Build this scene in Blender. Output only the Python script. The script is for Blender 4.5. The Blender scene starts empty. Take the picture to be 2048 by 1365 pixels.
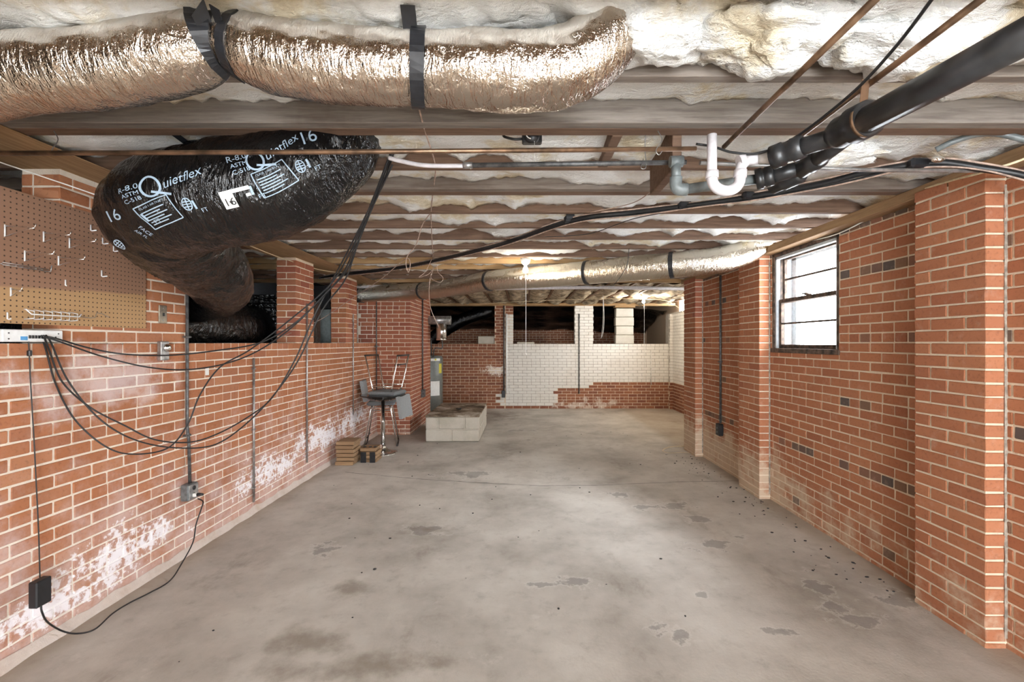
import bpy, bmesh, math, random
from mathutils import Vector, Matrix, noise as mnoise
random.seed(7)
S = bpy.context.scene
C = S.collection
# ------------------------------------------------------------------ camera, sky, exposure
F, VX, HY, H = 910.0, 1045.0, 686.0, 1.516          # focal length in px, vanishing point, eye height
cam_d = bpy.data.cameras.new('camera'); cam = bpy.data.objects.new('camera', cam_d); C.objects.link(cam)
cam.location = (0, 0, H); cam.rotation_euler = (math.pi / 2, 0, 0)
cam_d.sensor_width = 36; cam_d.lens = 36 * F / 2048
cam_d.shift_x = (1024 - VX) / 2048; cam_d.shift_y = (HY - 682.5) / 2048
cam_d.clip_start = 0.02
S.camera = cam
w = bpy.data.worlds.new('sky'); S.world = w; w.use_nodes = True
bg = w.node_tree.nodes['Background']; bg.inputs[0].default_value = (0.88, 0.94, 1.0, 1); bg.inputs[1].default_value = 18.0
S.view_settings.view_transform = 'Standard'; S.view_settings.look = 'None'
S.view_settings.exposure = 0.55; S.view_settings.gamma = 1; S.view_settings.use_curve_mapping = False
S.cycles.max_bounces = 8; S.cycles.diffuse_bounces = 5; S.cycles.use_denoising = True
def area(name, loc, rot, sx, sy, power, col):
    l = bpy.data.lights.new(name, 'AREA'); l.shape = 'RECTANGLE'; l.size = sx; l.size_y = sy; l.energy = power; l.color = col
    o = bpy.data.objects.new(name, l); C.objects.link(o); o.location = loc; o.rotation_euler = rot; return o
# added area lamp in the rear wall gap, stands in for daylight from behind
area('daylight_fill_rear', (1.1, -2.75, 1.10), (math.radians(90), 0, 0), 1.6, 2.1, 80, (0.90, 0.95, 1.0))

wl_ = area('daylight_window', (3.30, 3.80, 2.66), (0, 0, 0), 1.6, .7, 430, (0.86, 0.93, 1.0))
wl_.rotation_euler = (Vector((3.30, 3.80, 2.66)) - Vector((.5, 2.9, 0))).to_track_quat('Z', 'Y').to_euler()

# ------------------------------------------------------------------ helpers
def P(px, py, Y): return Vector(((px - VX) / F * Y, Y, H - (py - HY) / F * Y))
class MB:
    def __init__(s): s.v = []; s.f = []; s.m = []; s.sm = []
    def add(s, vs, fs, mi=0, sm=False):
        b = len(s.v); s.v += [tuple(v) for v in vs]
        for f in fs: s.f.append([b + i for i in f]); s.m.append(mi); s.sm.append(sm)
        return s
    def box(s, a, b, mi=0, bev=0.0, M=None):
        a = Vector(a); b = Vector(b); c = (a + b) / 2; h = (b - a) / 2
        h = Vector([abs(t) for t in h]); k = min(bev, min(h) * .9)
        if k <= 0:
            vs = [c + Vector((x * h.x, y * h.y, z * h.z)) for x in (-1, 1) for y in (-1, 1) for z in (-1, 1)]
            fs = [(0, 1, 3, 2), (4, 6, 7, 5), (0, 4, 5, 1), (2, 3, 7, 6), (0, 2, 6, 4), (1, 5, 7, 3)]
        else:
            vs, fs = bevbox(h, k); vs = [c + v for v in vs]
        if M is not None: vs = [M @ v for v in vs]
        return s.add(vs, fs, mi)
    def tube(s, pts, r, n=8, mi=0, cap=True, smooth=True):
        pts = [Vector(p) for p in pts]; N = len(pts)
        rs = r if isinstance(r, (list, tuple)) else [r] * N
        fr = frames(pts); vs = []
        for i, (p, (t, u, w_)) in enumerate(zip(pts, fr)):
            for k in range(n):
                a = 2 * math.pi * k / n
                vs.append(p + (u * math.cos(a) + w_ * math.sin(a)) * rs[i])
        fs = []
        for i in range(N - 1):
            for k in range(n):
                k2 = (k + 1) % n; fs.append((i * n + k, i * n + k2, (i + 1) * n + k2, (i + 1) * n + k))
        s.add(vs, fs, mi, smooth)
        if cap:
            b = len(s.v) - len(vs)
            s.f.append([b + k for k in reversed(range(n))]); s.m.append(mi); s.sm.append(False)
            s.f.append([b + (N - 1) * n + k for k in range(n)]); s.m.append(mi); s.sm.append(False)
        return s
    def lathe(s, o, prof, n=24, mi=0, axis='z', smooth=True):
        o = Vector(o); vs = []
        for (r, z) in prof:
            for k in range(n):
                a = 2 * math.pi * k / n; x, y = r * math.cos(a), r * math.sin(a)
                vs.append(o + (Vector((x, y, z)) if axis == 'z' else Vector((z, x, y)) if axis == 'x' else Vector((x, z, y))))
        fs = []
        for i in range(len(prof) - 1):
            for k in range(n):
                k2 = (k + 1) % n; fs.append((i * n + k, i * n + k2, (i + 1) * n + k2, (i + 1) * n + k))
        fs.append(tuple(reversed(range(n)))); fs.append(tuple((len(prof) - 1) * n + k for k in range(n)))
        return s.add(vs, fs, mi, smooth)
    def sphere(s, o, r, n=12, mi=0, sc=(1, 1, 1)):
        o = Vector(o); vs = []; m = n // 2
        for i in range(m + 1):
            th = math.pi * i / m
            for k in range(n):
                a = 2 * math.pi * k / n
                vs.append(o + Vector((r * sc[0] * math.sin(th) * math.cos(a), r * sc[1] * math.sin(th) * math.sin(a), r * sc[2] * math.cos(th))))
        fs = [(i * n + k, (i + 1) * n + k, (i + 1) * n + (k + 1) % n, i * n + (k + 1) % n) for i in range(m) for k in range(n)]
        return s.add(vs, fs, mi, True)
    def grid(s, fn, nu, nv, mi=0, smooth=True):
        vs = [fn(i / nu, j / nv) for i in range(nu + 1) for j in range(nv + 1)]
        fs = [(i * (nv + 1) + j, (i + 1) * (nv + 1) + j, (i + 1) * (nv + 1) + j + 1, i * (nv + 1) + j + 1) for i in range(nu) for j in range(nv)]
        return s.add(vs, fs, mi, smooth)
    def build(s, name, mats, parent=None, base=None, recalc=False):
        if not isinstance(mats, (list, tuple)): mats = [mats]
        me = bpy.data.meshes.new(name)
        if parent is not None: off = wloc(parent)
        elif base is not None: off = Vector(base)
        else:
            xs = [v[0] for v in s.v]; ys = [v[1] for v in s.v]; zs = [v[2] for v in s.v]
            off = Vector(((min(xs) + max(xs)) / 2, (min(ys) + max(ys)) / 2, min(zs)))
        me.from_pydata([(v[0] - off.x, v[1] - off.y, v[2] - off.z) for v in s.v], [], s.f)
        for m in mats: me.materials.append(m)
        me.polygons.foreach_set('material_index', s.m); me.polygons.foreach_set('use_smooth', s.sm)
        if recalc:
            bm = bmesh.new(); bm.from_mesh(me); bmesh.ops.recalc_face_normals(bm, faces=bm.faces); bm.to_mesh(me); bm.free()
        me.update()
        o = bpy.data.objects.new(name, me); C.objects.link(o)
        if parent is not None: o.parent = parent
        else: o.location = off
        return o
def wloc(o):
    v = Vector((0, 0, 0))
    while o is not None: v = v + o.location; o = o.parent
    return v
def bevbox(h, k):
    vs = []; idx = {}
    for x in (-1, 1):
        for y in (-1, 1):
            for z in (-1, 1):
                for ax in range(3):
                    v = [x * (h.x - k), y * (h.y - k), z * (h.z - k)]; sg = (x, y, z)
                    v[ax] = sg[ax] * h[ax]; idx[(x, y, z, ax)] = len(vs); vs.append(Vector(v))
    fs = []
    for ax in range(3):
        o1, o2 = (ax + 1) % 3, (ax + 2) % 3
        for sg in (-1, 1):
            q = []
            for (p, r) in ((-1, -1), (1, -1), (1, 1), (-1, 1)):
                t = [0, 0, 0]; t[ax] = sg; t[o1] = p; t[o2] = r; q.append(idx[(*t, ax)])
            fs.append(q if sg > 0 else q[::-1])
    for ax in range(3):                                   # edges along ax
        o1, o2 = (ax + 1) % 3, (ax + 2) % 3
        for p in (-1, 1):
            for r in (-1, 1):
                q = []
                for (e, a2) in ((-1, o1), (1, o1), (1, o2), (-1, o2)):
                    t = [0, 0, 0]; t[ax] = e; t[o1] = p; t[o2] = r; q.append(idx[(*t, a2)])
                fs.append(q[::-1] if p * r < 0 else q)
    for x in (-1, 1):
        for y in (-1, 1):
            for z in (-1, 1):
                q = [idx[(x, y, z, a)] for a in range(3)]
                fs.append(q if x * y * z > 0 else q[::-1])
    # fix orientation
    out = []
    for f in fs:
        a, b, c = vs[f[0]], vs[f[1]], vs[f[2]]; n_ = (b - a).cross(c - a); m_ = sum((vs[i] for i in f), Vector()) / len(f)
        out.append(tuple(f) if n_.dot(m_) > 0 else tuple(reversed(f)))
    return vs, out
def frames(pts):
    N = len(pts); T = []
    for i in range(N):
        t = pts[min(i + 1, N - 1)] - pts[max(i - 1, 0)]
        T.append(t.normalized() if t.length > 1e-9 else Vector((0, 0, 1)))
    u = Vector((0, 0, 1)); u = u - T[0] * u.dot(T[0])
    if u.length < .2: u = Vector((0, 1, 0)) - T[0] * T[0].y
    u.normalize(); out = []
    for t in T:
        u = (u - t * u.dot(t)).normalized(); out.append((t, u, t.cross(u)))
    return out
def smooth(pts, n):
    """Catmull-Rom through pts (tuples of any length), n samples per span."""
    pts = [Vector(p) for p in pts]; out = []
    for i in range(len(pts) - 1):
        p0 = pts[i - 1] if i else pts[0] * 2 - pts[1]; p1, p2 = pts[i], pts[i + 1]
        p3 = pts[i + 2] if i + 2 < len(pts) else pts[-1] * 2 - pts[-2]
        for k in range(n):
            t = k / n
            out.append(((p1 * 2) + (p2 - p0) * t + (p0 * 2 - p1 * 5 + p2 * 4 - p3) * t * t + (p1 * 3 - p0 - p2 * 3 + p3) * t ** 3) / 2)
    out.append(pts[-1]); return out
def tag(o, label=None, cat=None, group=None, kind=None):
    if label: o['label'] = label
    if cat: o['category'] = cat
    if group: o['group'] = group
    if kind: o['kind'] = kind
    return o
def thing(name, label, cat, loc, group=None):
    o = bpy.data.objects.new(name, None); C.objects.link(o); o.location = loc; o.empty_display_size = .05
    return tag(o, label, cat, group)
def nz(v, s=1.0, o=0.0): return mnoise.noise(Vector(v) * s + Vector((o, o * 1.7, o * .3)))
def fb(v, s=1.0, o=0.0, oc=4):
    a = 0; g = 1
    for i in range(oc): a += nz(v, s * 2 ** i, o + i * 7.3) * g; g *= .5
    return a

# ------------------------------------------------------------------ materials
class NT:
    def __init__(s, name, rough=.8, metal=0.0, spec=None):
        s.mat = bpy.data.materials.new(name); s.mat.use_nodes = True; s.t = s.mat.node_tree
        s.b = s.t.nodes['Principled BSDF']; s.b.inputs['Roughness'].default_value = rough; s.b.inputs['Metallic'].default_value = metal
        if spec is not None: s.b.inputs['Specular IOR Level'].default_value = spec
        s._pos = None
    def n(s, ty, **kw):
        x = s.t.nodes.new(ty)
        for k, v in kw.items(): setattr(x, k, v)
        return x
    def put(s, sock, v):
        if hasattr(v, 'is_output') or isinstance(v, bpy.types.NodeSocket): s.t.links.new(v, sock)
        else: sock.default_value = v
    def pos(s):
        if s._pos is None:
            g = s.n('ShaderNodeNewGeometry'); sp = s.n('ShaderNodeSeparateXYZ'); s.t.links.new(g.outputs['Position'], sp.inputs[0])
            s._pos = (g.outputs['Position'], sp.outputs[0], sp.outputs[1], sp.outputs[2], g.outputs['Random Per Island'])
        return s._pos
    def m(s, op, a, b=0.0, c=None, clamp=False):
        x = s.n('ShaderNodeMath', operation=op, use_clamp=clamp); s.put(x.inputs[0], a); s.put(x.inputs[1], b)
        if c is not None: s.put(x.inputs[2], c)
        return x.outputs[0]
    def scale(s, v, sc):
        x = s.n('ShaderNodeVectorMath', operation='MULTIPLY'); s.put(x.inputs[0], v); x.inputs[1].default_value = sc; return x.outputs[0]
    def noise(s, sc, det=4, vec=None, rough=.6, dist=0.0, stretch=None):
        x = s.n('ShaderNodeTexNoise'); v = vec if vec is not None else s.pos()[0]
        if stretch: v = s.scale(v, stretch)
        s.put(x.inputs['Vector'], v); x.inputs['Scale'].default_value = sc; x.inputs['Detail'].default_value = det
        x.inputs['Roughness'].default_value = rough; x.inputs['Distortion'].default_value = dist; return x.outputs['Fac']
    def step(s, v, lo, hi):
        x = s.n('ShaderNodeMapRange', interpolation_type='SMOOTHSTEP'); s.put(x.inputs[0], v); s.put(x.inputs[1], lo); s.put(x.inputs[2], hi); return x.outputs[0]
    def mix(s, f, a, b, mode='MIX'):
        x = s.n('ShaderNodeMix', data_type='RGBA', blend_type=mode); s.put(x.inputs[0], f)
        for k, v in ((6, a), (7, b)):
            if isinstance(v, (tuple, list)): x.inputs[k].default_value = (*v[:3], 1)
            else: s.put(x.inputs[k], v)
        return x.outputs[2]
    def ramp(s, f, stops):
        x = s.n('ShaderNodeValToRGB'); s.put(x.inputs[0], f); e = x.color_ramp.elements
        while len(e) < len(stops): e.new(.5)
        for el, (p, c) in zip(e, stops): el.position = p; el.color = (*c, 1)
        return x.outputs[0]
    def bump(s, h, strength=.3, dist=.01):
        x = s.n('ShaderNodeBump'); x.inputs['Strength'].default_value = strength; x.inputs['Distance'].default_value = dist
        s.put(x.inputs['Height'], h); s.t.links.new(x.outputs[0], s.b.inputs['Normal'])
    def col(s, c):
        if isinstance(c, tuple): s.b.inputs['Base Color'].default_value = (*c, 1)
        else: s.t.links.new(c, s.b.inputs['Base Color'])
    def rough(s, v): s.put(s.b.inputs['Roughness'], v)
    def rnd(s):
        oi = s.n('ShaderNodeObjectInfo'); a = s.m('ADD', oi.outputs['Random'], s.pos()[4]); return s.m('FRACT', a)
    def blob(s, u, v, u0, v0, su, sv):
        a = s.m('DIVIDE', s.m('SUBTRACT', u, u0), su); b = s.m('DIVIDE', s.m('SUBTRACT', v, v0), sv)
        d = s.m('SQRT', s.m('ADD', s.m('MULTIPLY', a, a), s.m('MULTIPLY', b, b))); return s.m('SUBTRACT', 1.0, d)
def plain(name, c, rough=.6, metal=0.0, spec=None, var=.12, sc=30, bump=0.0):
    t = NT(name, rough, metal, spec)
    f = t.noise(sc, 3); d = tuple(max(0, x * (1 - var * 2)) for x in c); l = tuple(min(1, x * (1 + var)) for x in c)
    t.col(t.mix(t.step(f, .3, .7), d, l))
    if bump: t.bump(t.noise(sc * 3, 3), bump, .004)
    return t.mat
def emit(name, c, st):
    t = NT(name); t.col((0, 0, 0)); t.b.inputs['Emission Color'].default_value = (*c, 1); t.b.inputs['Emission Strength'].default_value = st; return t.mat
def salts(t, which):
    """mask of white salts / lime smears by where they are on the real wall"""
    p, x, y, z, isl = t.pos(); n1 = t.noise(5, 6, rough=.65); n2 = t.noise(28, 4)
    if which == 'left':
        m = t.blob(y, z, 2.3, .16, .95, .17)
        for a in ((2.75, .26, .75, .24), (4.35, .30, 1.0, .24), (5.4, .40, 1.2, .30), (6.4, .44, 1.0, .30)): m = t.m('MAXIMUM', m, t.blob(y, z, *a))
        f = t.m('ADD', m, t.m('ADD', t.m('MULTIPLY', t.m('SUBTRACT', n1, .5), 2.2), t.m('MULTIPLY', t.m('SUBTRACT', n2, .5), 1.9)))
        hard = t.m('MULTIPLY', t.step(f, .42, .85), .88); haze = t.m('MULTIPLY', t.step(t.m('SUBTRACT', t.m('MULTIPLY', n1, 1.6), t.m('MULTIPLY', z, .55)), .25, .95), .30)
        hi = t.m('MULTIPLY', t.step(t.m('ADD', t.blob(y, z, 2.65, 1.3, .7, .25), t.m('MULTIPLY', t.m('SUBTRACT', n1, .5), 2.5)), .1, .9), .38)
        return t.m('MAXIMUM', t.m('MAXIMUM', hard, haze), hi)
    if which == 'right':
        g = t.step(z, .75, .12); f = t.m('ADD', t.m('MULTIPLY', g, .75), t.m('MULTIPLY', t.m('SUBTRACT', n1, .5), 1.9))
        far = t.m('MULTIPLY', t.step(y, 3.0, 5.0), t.step(z, 1.0, .5)); f = t.m('ADD', f, t.m('SUBTRACT', t.m('MULTIPLY', far, .5), .22))
        return t.m('MULTIPLY', t.step(f, .38, .95), .8)
    if which == 'back':
        f = t.m('ADD', t.m('ADD', t.blob(z, x, .88, -.6, .2, .7), t.m('MULTIPLY', t.m('SUBTRACT', n1, .5), 2.2)), t.m('MULTIPLY', t.m('SUBTRACT', n2, .5), 1.0))
        low = t.m('ADD', t.blob(z, x, .1, 1.3, .3, 2.2), t.m('MULTIPLY', t.m('SUBTRACT', n1, .5), 2.6))
        return t.m('MAXIMUM', t.step(f, .5, .8), t.m('MULTIPLY', t.step(low, .6, 1.0), .6))
    return t.m('MULTIPLY', t.step(t.m('SUBTRACT', n1, t.m('MULTIPLY', z, .5)), .35, .7), .7)
def brickmat(name, cols, which, salt=(.78, .74, .74)):
    t = NT(name, .82, 0, .35); r = t.rnd()
    k = len(cols); base = t.ramp(r, [((i + .0) / (k - 1) if k > 1 else 0, c) for i, c in enumerate(cols)])
    f = t.noise(60, 5); base = t.mix(t.m('MULTIPLY', t.step(f, .5, .75), .35), base, (.10, .045, .03), 'MIX')
    base = t.mix(t.m('MULTIPLY', t.step(t.noise(14, 4), .55, .8), .30), base, (.58, .38, .29))
    s_ = salts(t, which); c = t.mix(s_, base, salt); t.col(c); t.bump(t.noise(220, 3), .35, .003); return t.mat
def mortarmat(name, c, which, salt=(.9, .88, .90)):
    t = NT(name, .95, 0, .2); f = t.noise(35, 5); base = t.mix(f, tuple(x * .72 for x in c), c)
    t.col(t.mix(salts(t, which), base, salt)); t.bump(t.noise(150, 4), .6, .006); return t.mat
M = {}
M['brick_left'] = brickmat('brick_left', [(.35, .135, .062), (.41, .165, .078), (.38, .145, .066), (.44, .195, .10), (.34, .132, .07)], 'left', (.88, .86, .90))
M['brick_right'] = brickmat('brick_right', [(.36, .135, .066), (.42, .168, .082), (.37, .14, .068), (.43, .18, .09), (.33, .12, .06)], 'right', (.60, .48, .35))
M['brick_pier'] = brickmat('brick_pier', [(.33, .115, .07), (.39, .145, .078), (.35, .12, .065), (.29, .095, .06)], 'pier', (.62, .5, .4))
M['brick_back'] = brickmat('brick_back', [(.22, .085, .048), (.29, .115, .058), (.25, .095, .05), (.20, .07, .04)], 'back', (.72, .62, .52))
M['brick_dark'] = brickmat('brick_dark', [(.12, .095, .08), (.22, .12, .07), (.09, .075, .068), (.27, .125, .075)], 'right', (.4, .32, .25))
M['mortar_left'] = mortarmat('mortar_left', (.86, .76, .64), 'left'); M['mortar_right'] = mortarmat('mortar_right', (.78, .66, .50), 'right', (.72, .60, .46))
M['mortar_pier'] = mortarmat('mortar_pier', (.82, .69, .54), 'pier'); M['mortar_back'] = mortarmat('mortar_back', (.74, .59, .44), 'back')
t = NT('painted_brick', .7, 0, .4); f = t.noise(9, 5); g = t.m('MULTIPLY', t.step(t.noise(2.2, 4), .5, .75), .3)
t.col(t.mix(g, t.mix(f, (.64, .61, .56), (.80, .78, .73)), (.45, .36, .28))); t.bump(t.noise(120, 3), .3, .003); M['painted'] = t.mat
t = NT('painted_mortar_shaded', .85); t.col(t.mix(t.noise(14, 4), (.26, .23, .2), (.62, .58, .52))); M['painted_mortar_shaded'] = t.mat  # joints of the white wall, greyed to put joint shadow into the colour
M['parge'] = mortarmat('parge', (.52, .40, .31), 'left'); M['smear'] = plain('mortar_smear', (.34, .29, .235), .95, var=.25, sc=20, bump=.5)
def woodmat(name, a, b, st, ax='x', dark=(.05, .025, .015)):
    t = NT(name, .82, 0, .3); sv = {'x': (1.2, 16, 16), 'y': (16, 1.2, 16), 'z': (16, 16, 1.2)}[ax]
    f = t.noise(3, 6, stretch=sv, dist=.4); c = t.mix(t.step(f, .25, .75), a, b)
    f2 = t.noise(1.6, 5, rough=.7); c = t.mix(t.m('MULTIPLY', t.step(f2, .52, .72), st), c, dark)
    oi = t.n('ShaderNodeObjectInfo'); c = t.mix(t.m('MULTIPLY', oi.outputs['Random'], .3), c, (.12, .07, .04)); t.col(c)
    t.bump(t.noise(6, 5, stretch=sv), .35, .004); return t.mat
M['wood_grey'] = woodmat('weathered_wood', (.12, .10, .085), (.25, .22, .19), .4)
M['wood_brown'] = woodmat('joist_wood', (.095, .056, .038), (.20, .125, .085), .5)
M['wood_pine'] = woodmat('pine_wood', (.30, .18, .08), (.46, .30, .15), .15)
M['wood_pine_y'] = woodmat('pine_beam_wood', (.27, .16, .08), (.42, .27, .14), .25, 'y')
M['wood_brown_y'] = woodmat('joist_wood_long', (.13, .07, .04), (.26, .15, .085), .4, 'y')
M['wood_light'] = woodmat('light_joist_wood', (.36, .22, .12), (.52, .34, .20), .12)
M['paver_wood'] = woodmat('block_wood', (.22, .13, .07), (.38, .25, .14), .3, 'x')
t = NT('insulation', .95, 0, .1); f = t.noise(2.6, 5, rough=.62); c = t.ramp(f, [(.28, (.54, .42, .25)), (.39, (.78, .70, .54)), (.47, (.91, .91, .88)), (.75, (.94, .95, .95))])
c = t.mix(t.m('MULTIPLY', t.step(t.noise(1.1, 4), .60, .74), .5), c, (.62, .48, .29)); t.col(c)
t.b.inputs['Subsurface Weight'].default_value = 0.0
t.bump(t.m('ADD', t.m('MULTIPLY', t.noise(24, 6, rough=.7), 1.0), t.m('MULTIPLY', t.noise(60, 5, stretch=(.3, 1, 1), dist=.8), .6)), .9, .035); M['batt'] = t.mat
t = NT('concrete', .8, 0, .45); p, x, y, z, isl = t.pos()
n1 = t.noise(1.3, 7, rough=.62); n2 = t.noise(9, 6, rough=.7); n3 = t.noise(.5, 4)
c = t.ramp(n1, [(.30, (.30, .275, .24)), (.46, (.43, .40, .36)), (.6, (.53, .50, .455)), (.8, (.60, .575, .53))])
c = t.mix(t.m('MULTIPLY', t.step(n2, .5, .78), .35), c, (.20, .17, .14))
c = t.mix(t.m('MULTIPLY', t.step(t.noise(2.2, 6, stretch=(1, .5, 1), rough=.7), .56, .72), .42), c, (.15, .115, .085))
c = t.mix(t.m('MULTIPLY', t.step(t.noise(3.1, 6, rough=.72), .60, .7), .4), c, (.60, .57, .53))
sp = None; wob = t.m('MULTIPLY', t.m('SUBTRACT', t.noise(8, 7, rough=.68), .5), 3.4)
SPOTS = [(1350, 1012, .16, .07), (1395, 1040, .1, .06), (1290, 1015, .09, .05), (1430, 1090, .14, .06), (1395, 1102, .06, .04), (1640, 1178, .06, .16), (1665, 1215, .08, .05), (1720, 1240, .14, .04), (1800, 1200, .1, .09),
         (1325, 1255, .09, .04), (1365, 1272, .05, .05), (1405, 1190, .04, .03), (1560, 1265, .07, .03), (1080, 1170, .08, .03), (1240, 990, .1, .06), (1150, 1165, .12, .05), (940, 950, .3, .1), (1040, 862, .25, .06), (1480, 1075, .06, .03), (650, 1100, .1, .08), (850, 1060, .16, .08)]
for (px, py, su, sv) in SPOTS:
    Y0 = F * H / (py - HY); X0 = (px - VX) / F * Y0; bb = t.blob(x, y, X0, Y0, su * 1.5, sv * 1.9)
    sp = bb if sp is None else t.m('MAXIMUM', sp, bb)
sp = t.m('ADD', sp, wob)
c = t.mix(t.m('MULTIPLY', t.step(sp, .40, .66), .55), c, (.20, .19, .18))
rim = t.m('MULTIPLY', t.step(sp, .20, .38), t.step(sp, .52, .42)); c = t.mix(t.m('MULTIPLY', rim, .35), c, (.62, .6, .57))
big = None
for (px, py, su, sv) in [(620, 1290, .34, .2), (760, 1330, .4, .2), (560, 1340, .3, .15), (880, 1330, .2, .12), (700, 1180, .3, .2), (860, 1060, .35, .2), (1000, 830, .9, .8)]:
    Y0 = F * H / (py - HY); X0 = (px - VX) / F * Y0; bb = t.blob(x, y, X0, Y0, su, sv); big = bb if big is None else t.m('MAXIMUM', big, bb)
big = t.m('ADD', big, t.m('MULTIPLY', t.m('SUBTRACT', t.noise(3.5, 6, rough=.65), .5), 2.2)); c = t.mix(t.m('MULTIPLY', t.step(big, .2, 1.0), .62), c, (.15, .115, .08))
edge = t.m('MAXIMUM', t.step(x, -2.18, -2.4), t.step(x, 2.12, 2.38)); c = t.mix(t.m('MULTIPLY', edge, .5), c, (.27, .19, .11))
t.col(c); t.rough(t.m('ADD', .5, t.m('MULTIPLY', n2, .4))); t.bump(t.m('ADD', t.noise(55, 5), t.m('MULTIPLY', n1, 2.0)), .3, .006); M['concrete'] = t.mat
def foilmat(name, c, r, dusty):
    t = NT(name, r, 1.0); p, x, y, z, i = t.pos(); g = t.n('ShaderNodeNewGeometry'); sp = t.n('ShaderNodeSeparateXYZ'); t.t.links.new(g.outputs['Normal'], sp.inputs[0])
    d = t.m('MULTIPLY', t.step(sp.outputs[2], .02, .38), dusty); d = t.m('MULTIPLY', d, t.step(t.noise(9, 3), .2, .6))
    t.col(t.mix(d, c, (.44, .41, .36))); t.put(t.b.inputs['Metallic'], t.m('SUBTRACT', 1.0, t.m('MULTIPLY', d, .9))); t.rough(t.m('ADD', r, t.m('MULTIPLY', d, .5)))
    t.bump(t.m('ADD', t.noise(38, 3, stretch=(1.6, .5, .5), dist=1.2), t.m('MULTIPLY', t.noise(140, 2), .25)), .62, .014); return t.mat
M['foil'] = foilmat('crinkled_foil', (.54, .47, .40), .15, .95); M['foil2'] = foilmat('old_foil', (.66, .60, .50), .20, .25)
t = NT('black_film', .2, 0, .45); t.col(t.mix(t.m('MULTIPLY', t.step(t.noise(3, 5), .5, .75), .3), (.0035, .0035, .004), (.014, .012, .011)))
t.rough(t.m('ADD', .07, t.m('MULTIPLY', t.noise(4, 4), .2))); t.bump(t.m('ADD', t.noise(5, 3, dist=2.5, stretch=(2.2, 1, .8)), t.m('MULTIPLY', t.noise(16, 3, dist=2.0, stretch=(2.5, 1, .6)), .4)), .55, .04); M['film'] = t.mat
M['print'] = plain('printed_ink', (.32, .42, .52), .6, var=.05); M['sticker'] = plain('white_sticker', (.8, .8, .78), .6, var=.03)
M['tape'] = plain('black_tape', (.014, .015, .018), .35, var=.2); M['rubber'] = plain('black_cable', (.012, .012, .013), .45, var=.2)
M['abs'] = plain('black_pipe', (.022, .023, .025), .38, spec=.6, var=.3, sc=12); M['pvc'] = plain('white_pipe', (.60, .57, .585), .35, var=.06)
M['pvc_grey'] = plain('grey_pipe', (.16, .18, .18), .45, var=.2, sc=14); M['copper'] = plain('aged_copper', (.23, .14, .085), .42, .75, var=.35, sc=9)
M['steel'] = plain('galvanised_steel', (.42, .42, .42), .42, .8, var=.2, sc=18); M['conduit'] = plain('dark_conduit', (.12, .12, .12), .5, .5, var=.25)
M['chrome'] = plain('chrome', (.85, .85, .84), .24, 1.0, var=.05); M['chrome_dark'] = plain('dark_runner', (.02, .015, .013), .35, var=.1)
M['yellow_cable'] = plain('cream_cable', (.70, .58, .38), .6, var=.1); M['pink_wire'] = plain('old_wire', (.42, .30, .24), .6, var=.2)
M['cord'] = plain('white_cord', (.72, .70, .66), .7, var=.05); M['white_metal'] = plain('white_metal', (.78, .79, .79), .4, var=.04); M['white_plastic'] = plain('white_plastic', (.80, .80, .78), .35, var=.04)
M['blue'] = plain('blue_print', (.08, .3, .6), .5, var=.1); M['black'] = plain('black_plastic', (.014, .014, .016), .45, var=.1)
M['grey_box'] = plain('grey_metal_box', (.20, .22, .23), .5, .6, var=.2); M['plate'] = plain('brass_grey_plate', (.32, .27, .21), .5, .6, var=.15)
M['fabric'] = plain('grey_fabric', (.17, .18, .185), .9, var=.12, sc=120, bump=.2); M['fabric_light'] = plain('light_grey_fabric', (.26, .265, .27), .9, var=.1, sc=120, bump=.2)
M['glossblack'] = plain('gloss_black', (.006, .0055, .006), .06, spec=.4, var=.05)
M['heater'] = plain('heater_grey', (.17, .18, .17), .45, .2, var=.06); M['label_y'] = plain('yellow_label', (.62, .55, .06), .6, var=.04); M['furnace'] = plain('furnace_grey', (.22, .25, .25), .5, .3, var=.08)
t = NT('cinder_block', .92, 0, .2); f = t.noise(6, 6, rough=.7); t.col(t.mix(t.m('MULTIPLY', t.step(t.noise(2.5, 5), .5, .7), .4), t.mix(f, (.40, .37, .31), (.60, .56, .49)), (.30, .27, .2))); t.bump(t.noise(90, 4), .6, .006); M['block'] = t.mat
t = NT('stained_slab', .9, 0, .2); c = t.ramp(t.noise(2.6, 7, rough=.7), [(.38, (.045, .03, .02)), (.5, (.22, .17, .12)), (.62, (.5, .45, .38))]); t.col(c); t.bump(t.noise(50, 4), .5, .006); M['slab'] = t.mat
t = NT('hardboard', .75, 0, .35); p, x, y, z, isl = t.pos()
wv = t.m('ADD', z, t.m('ADD', t.m('MULTIPLY', t.m('SUBTRACT', t.noise(4, 3), .5), .05), t.m('MULTIPLY', y, -.062)))
c = t.mix(t.step(wv, 1.636, 1.652), (.43, .26, .125), (.285, .155, .10))
ff = lambda v: t.m('SUBTRACT', t.m('FRACT', t.m('DIVIDE', v, .0254)), .5)
d = t.m('SQRT', t.m('ADD', t.m('POWER', ff(y), 2), t.m('POWER', ff(z), 2)))
c = t.mix(t.step(d, .17, .13), c, (.028, .016, .01)); c = t.mix(t.m('MULTIPLY', t.noise(180, 2), .25), c, (.3, .2, .13)); t.col(c); M['peg'] = t.mat
t = NT('window_glass', .03); tr = t.n('ShaderNodeBsdfTransparent'); gl = t.n('ShaderNodeBsdfGlossy'); gl.inputs['Roughness'].default_value = .03; mx = t.n('ShaderNodeMixShader')
mx.inputs[0].default_value = .07; t.t.links.new(tr.outputs[0], mx.inputs[1]); t.t.links.new(gl.outputs[0], mx.inputs[2]); t.t.links.new(mx.outputs[0], t.t.nodes['Material Output'].inputs[0]); M['glass'] = t.mat
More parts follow.
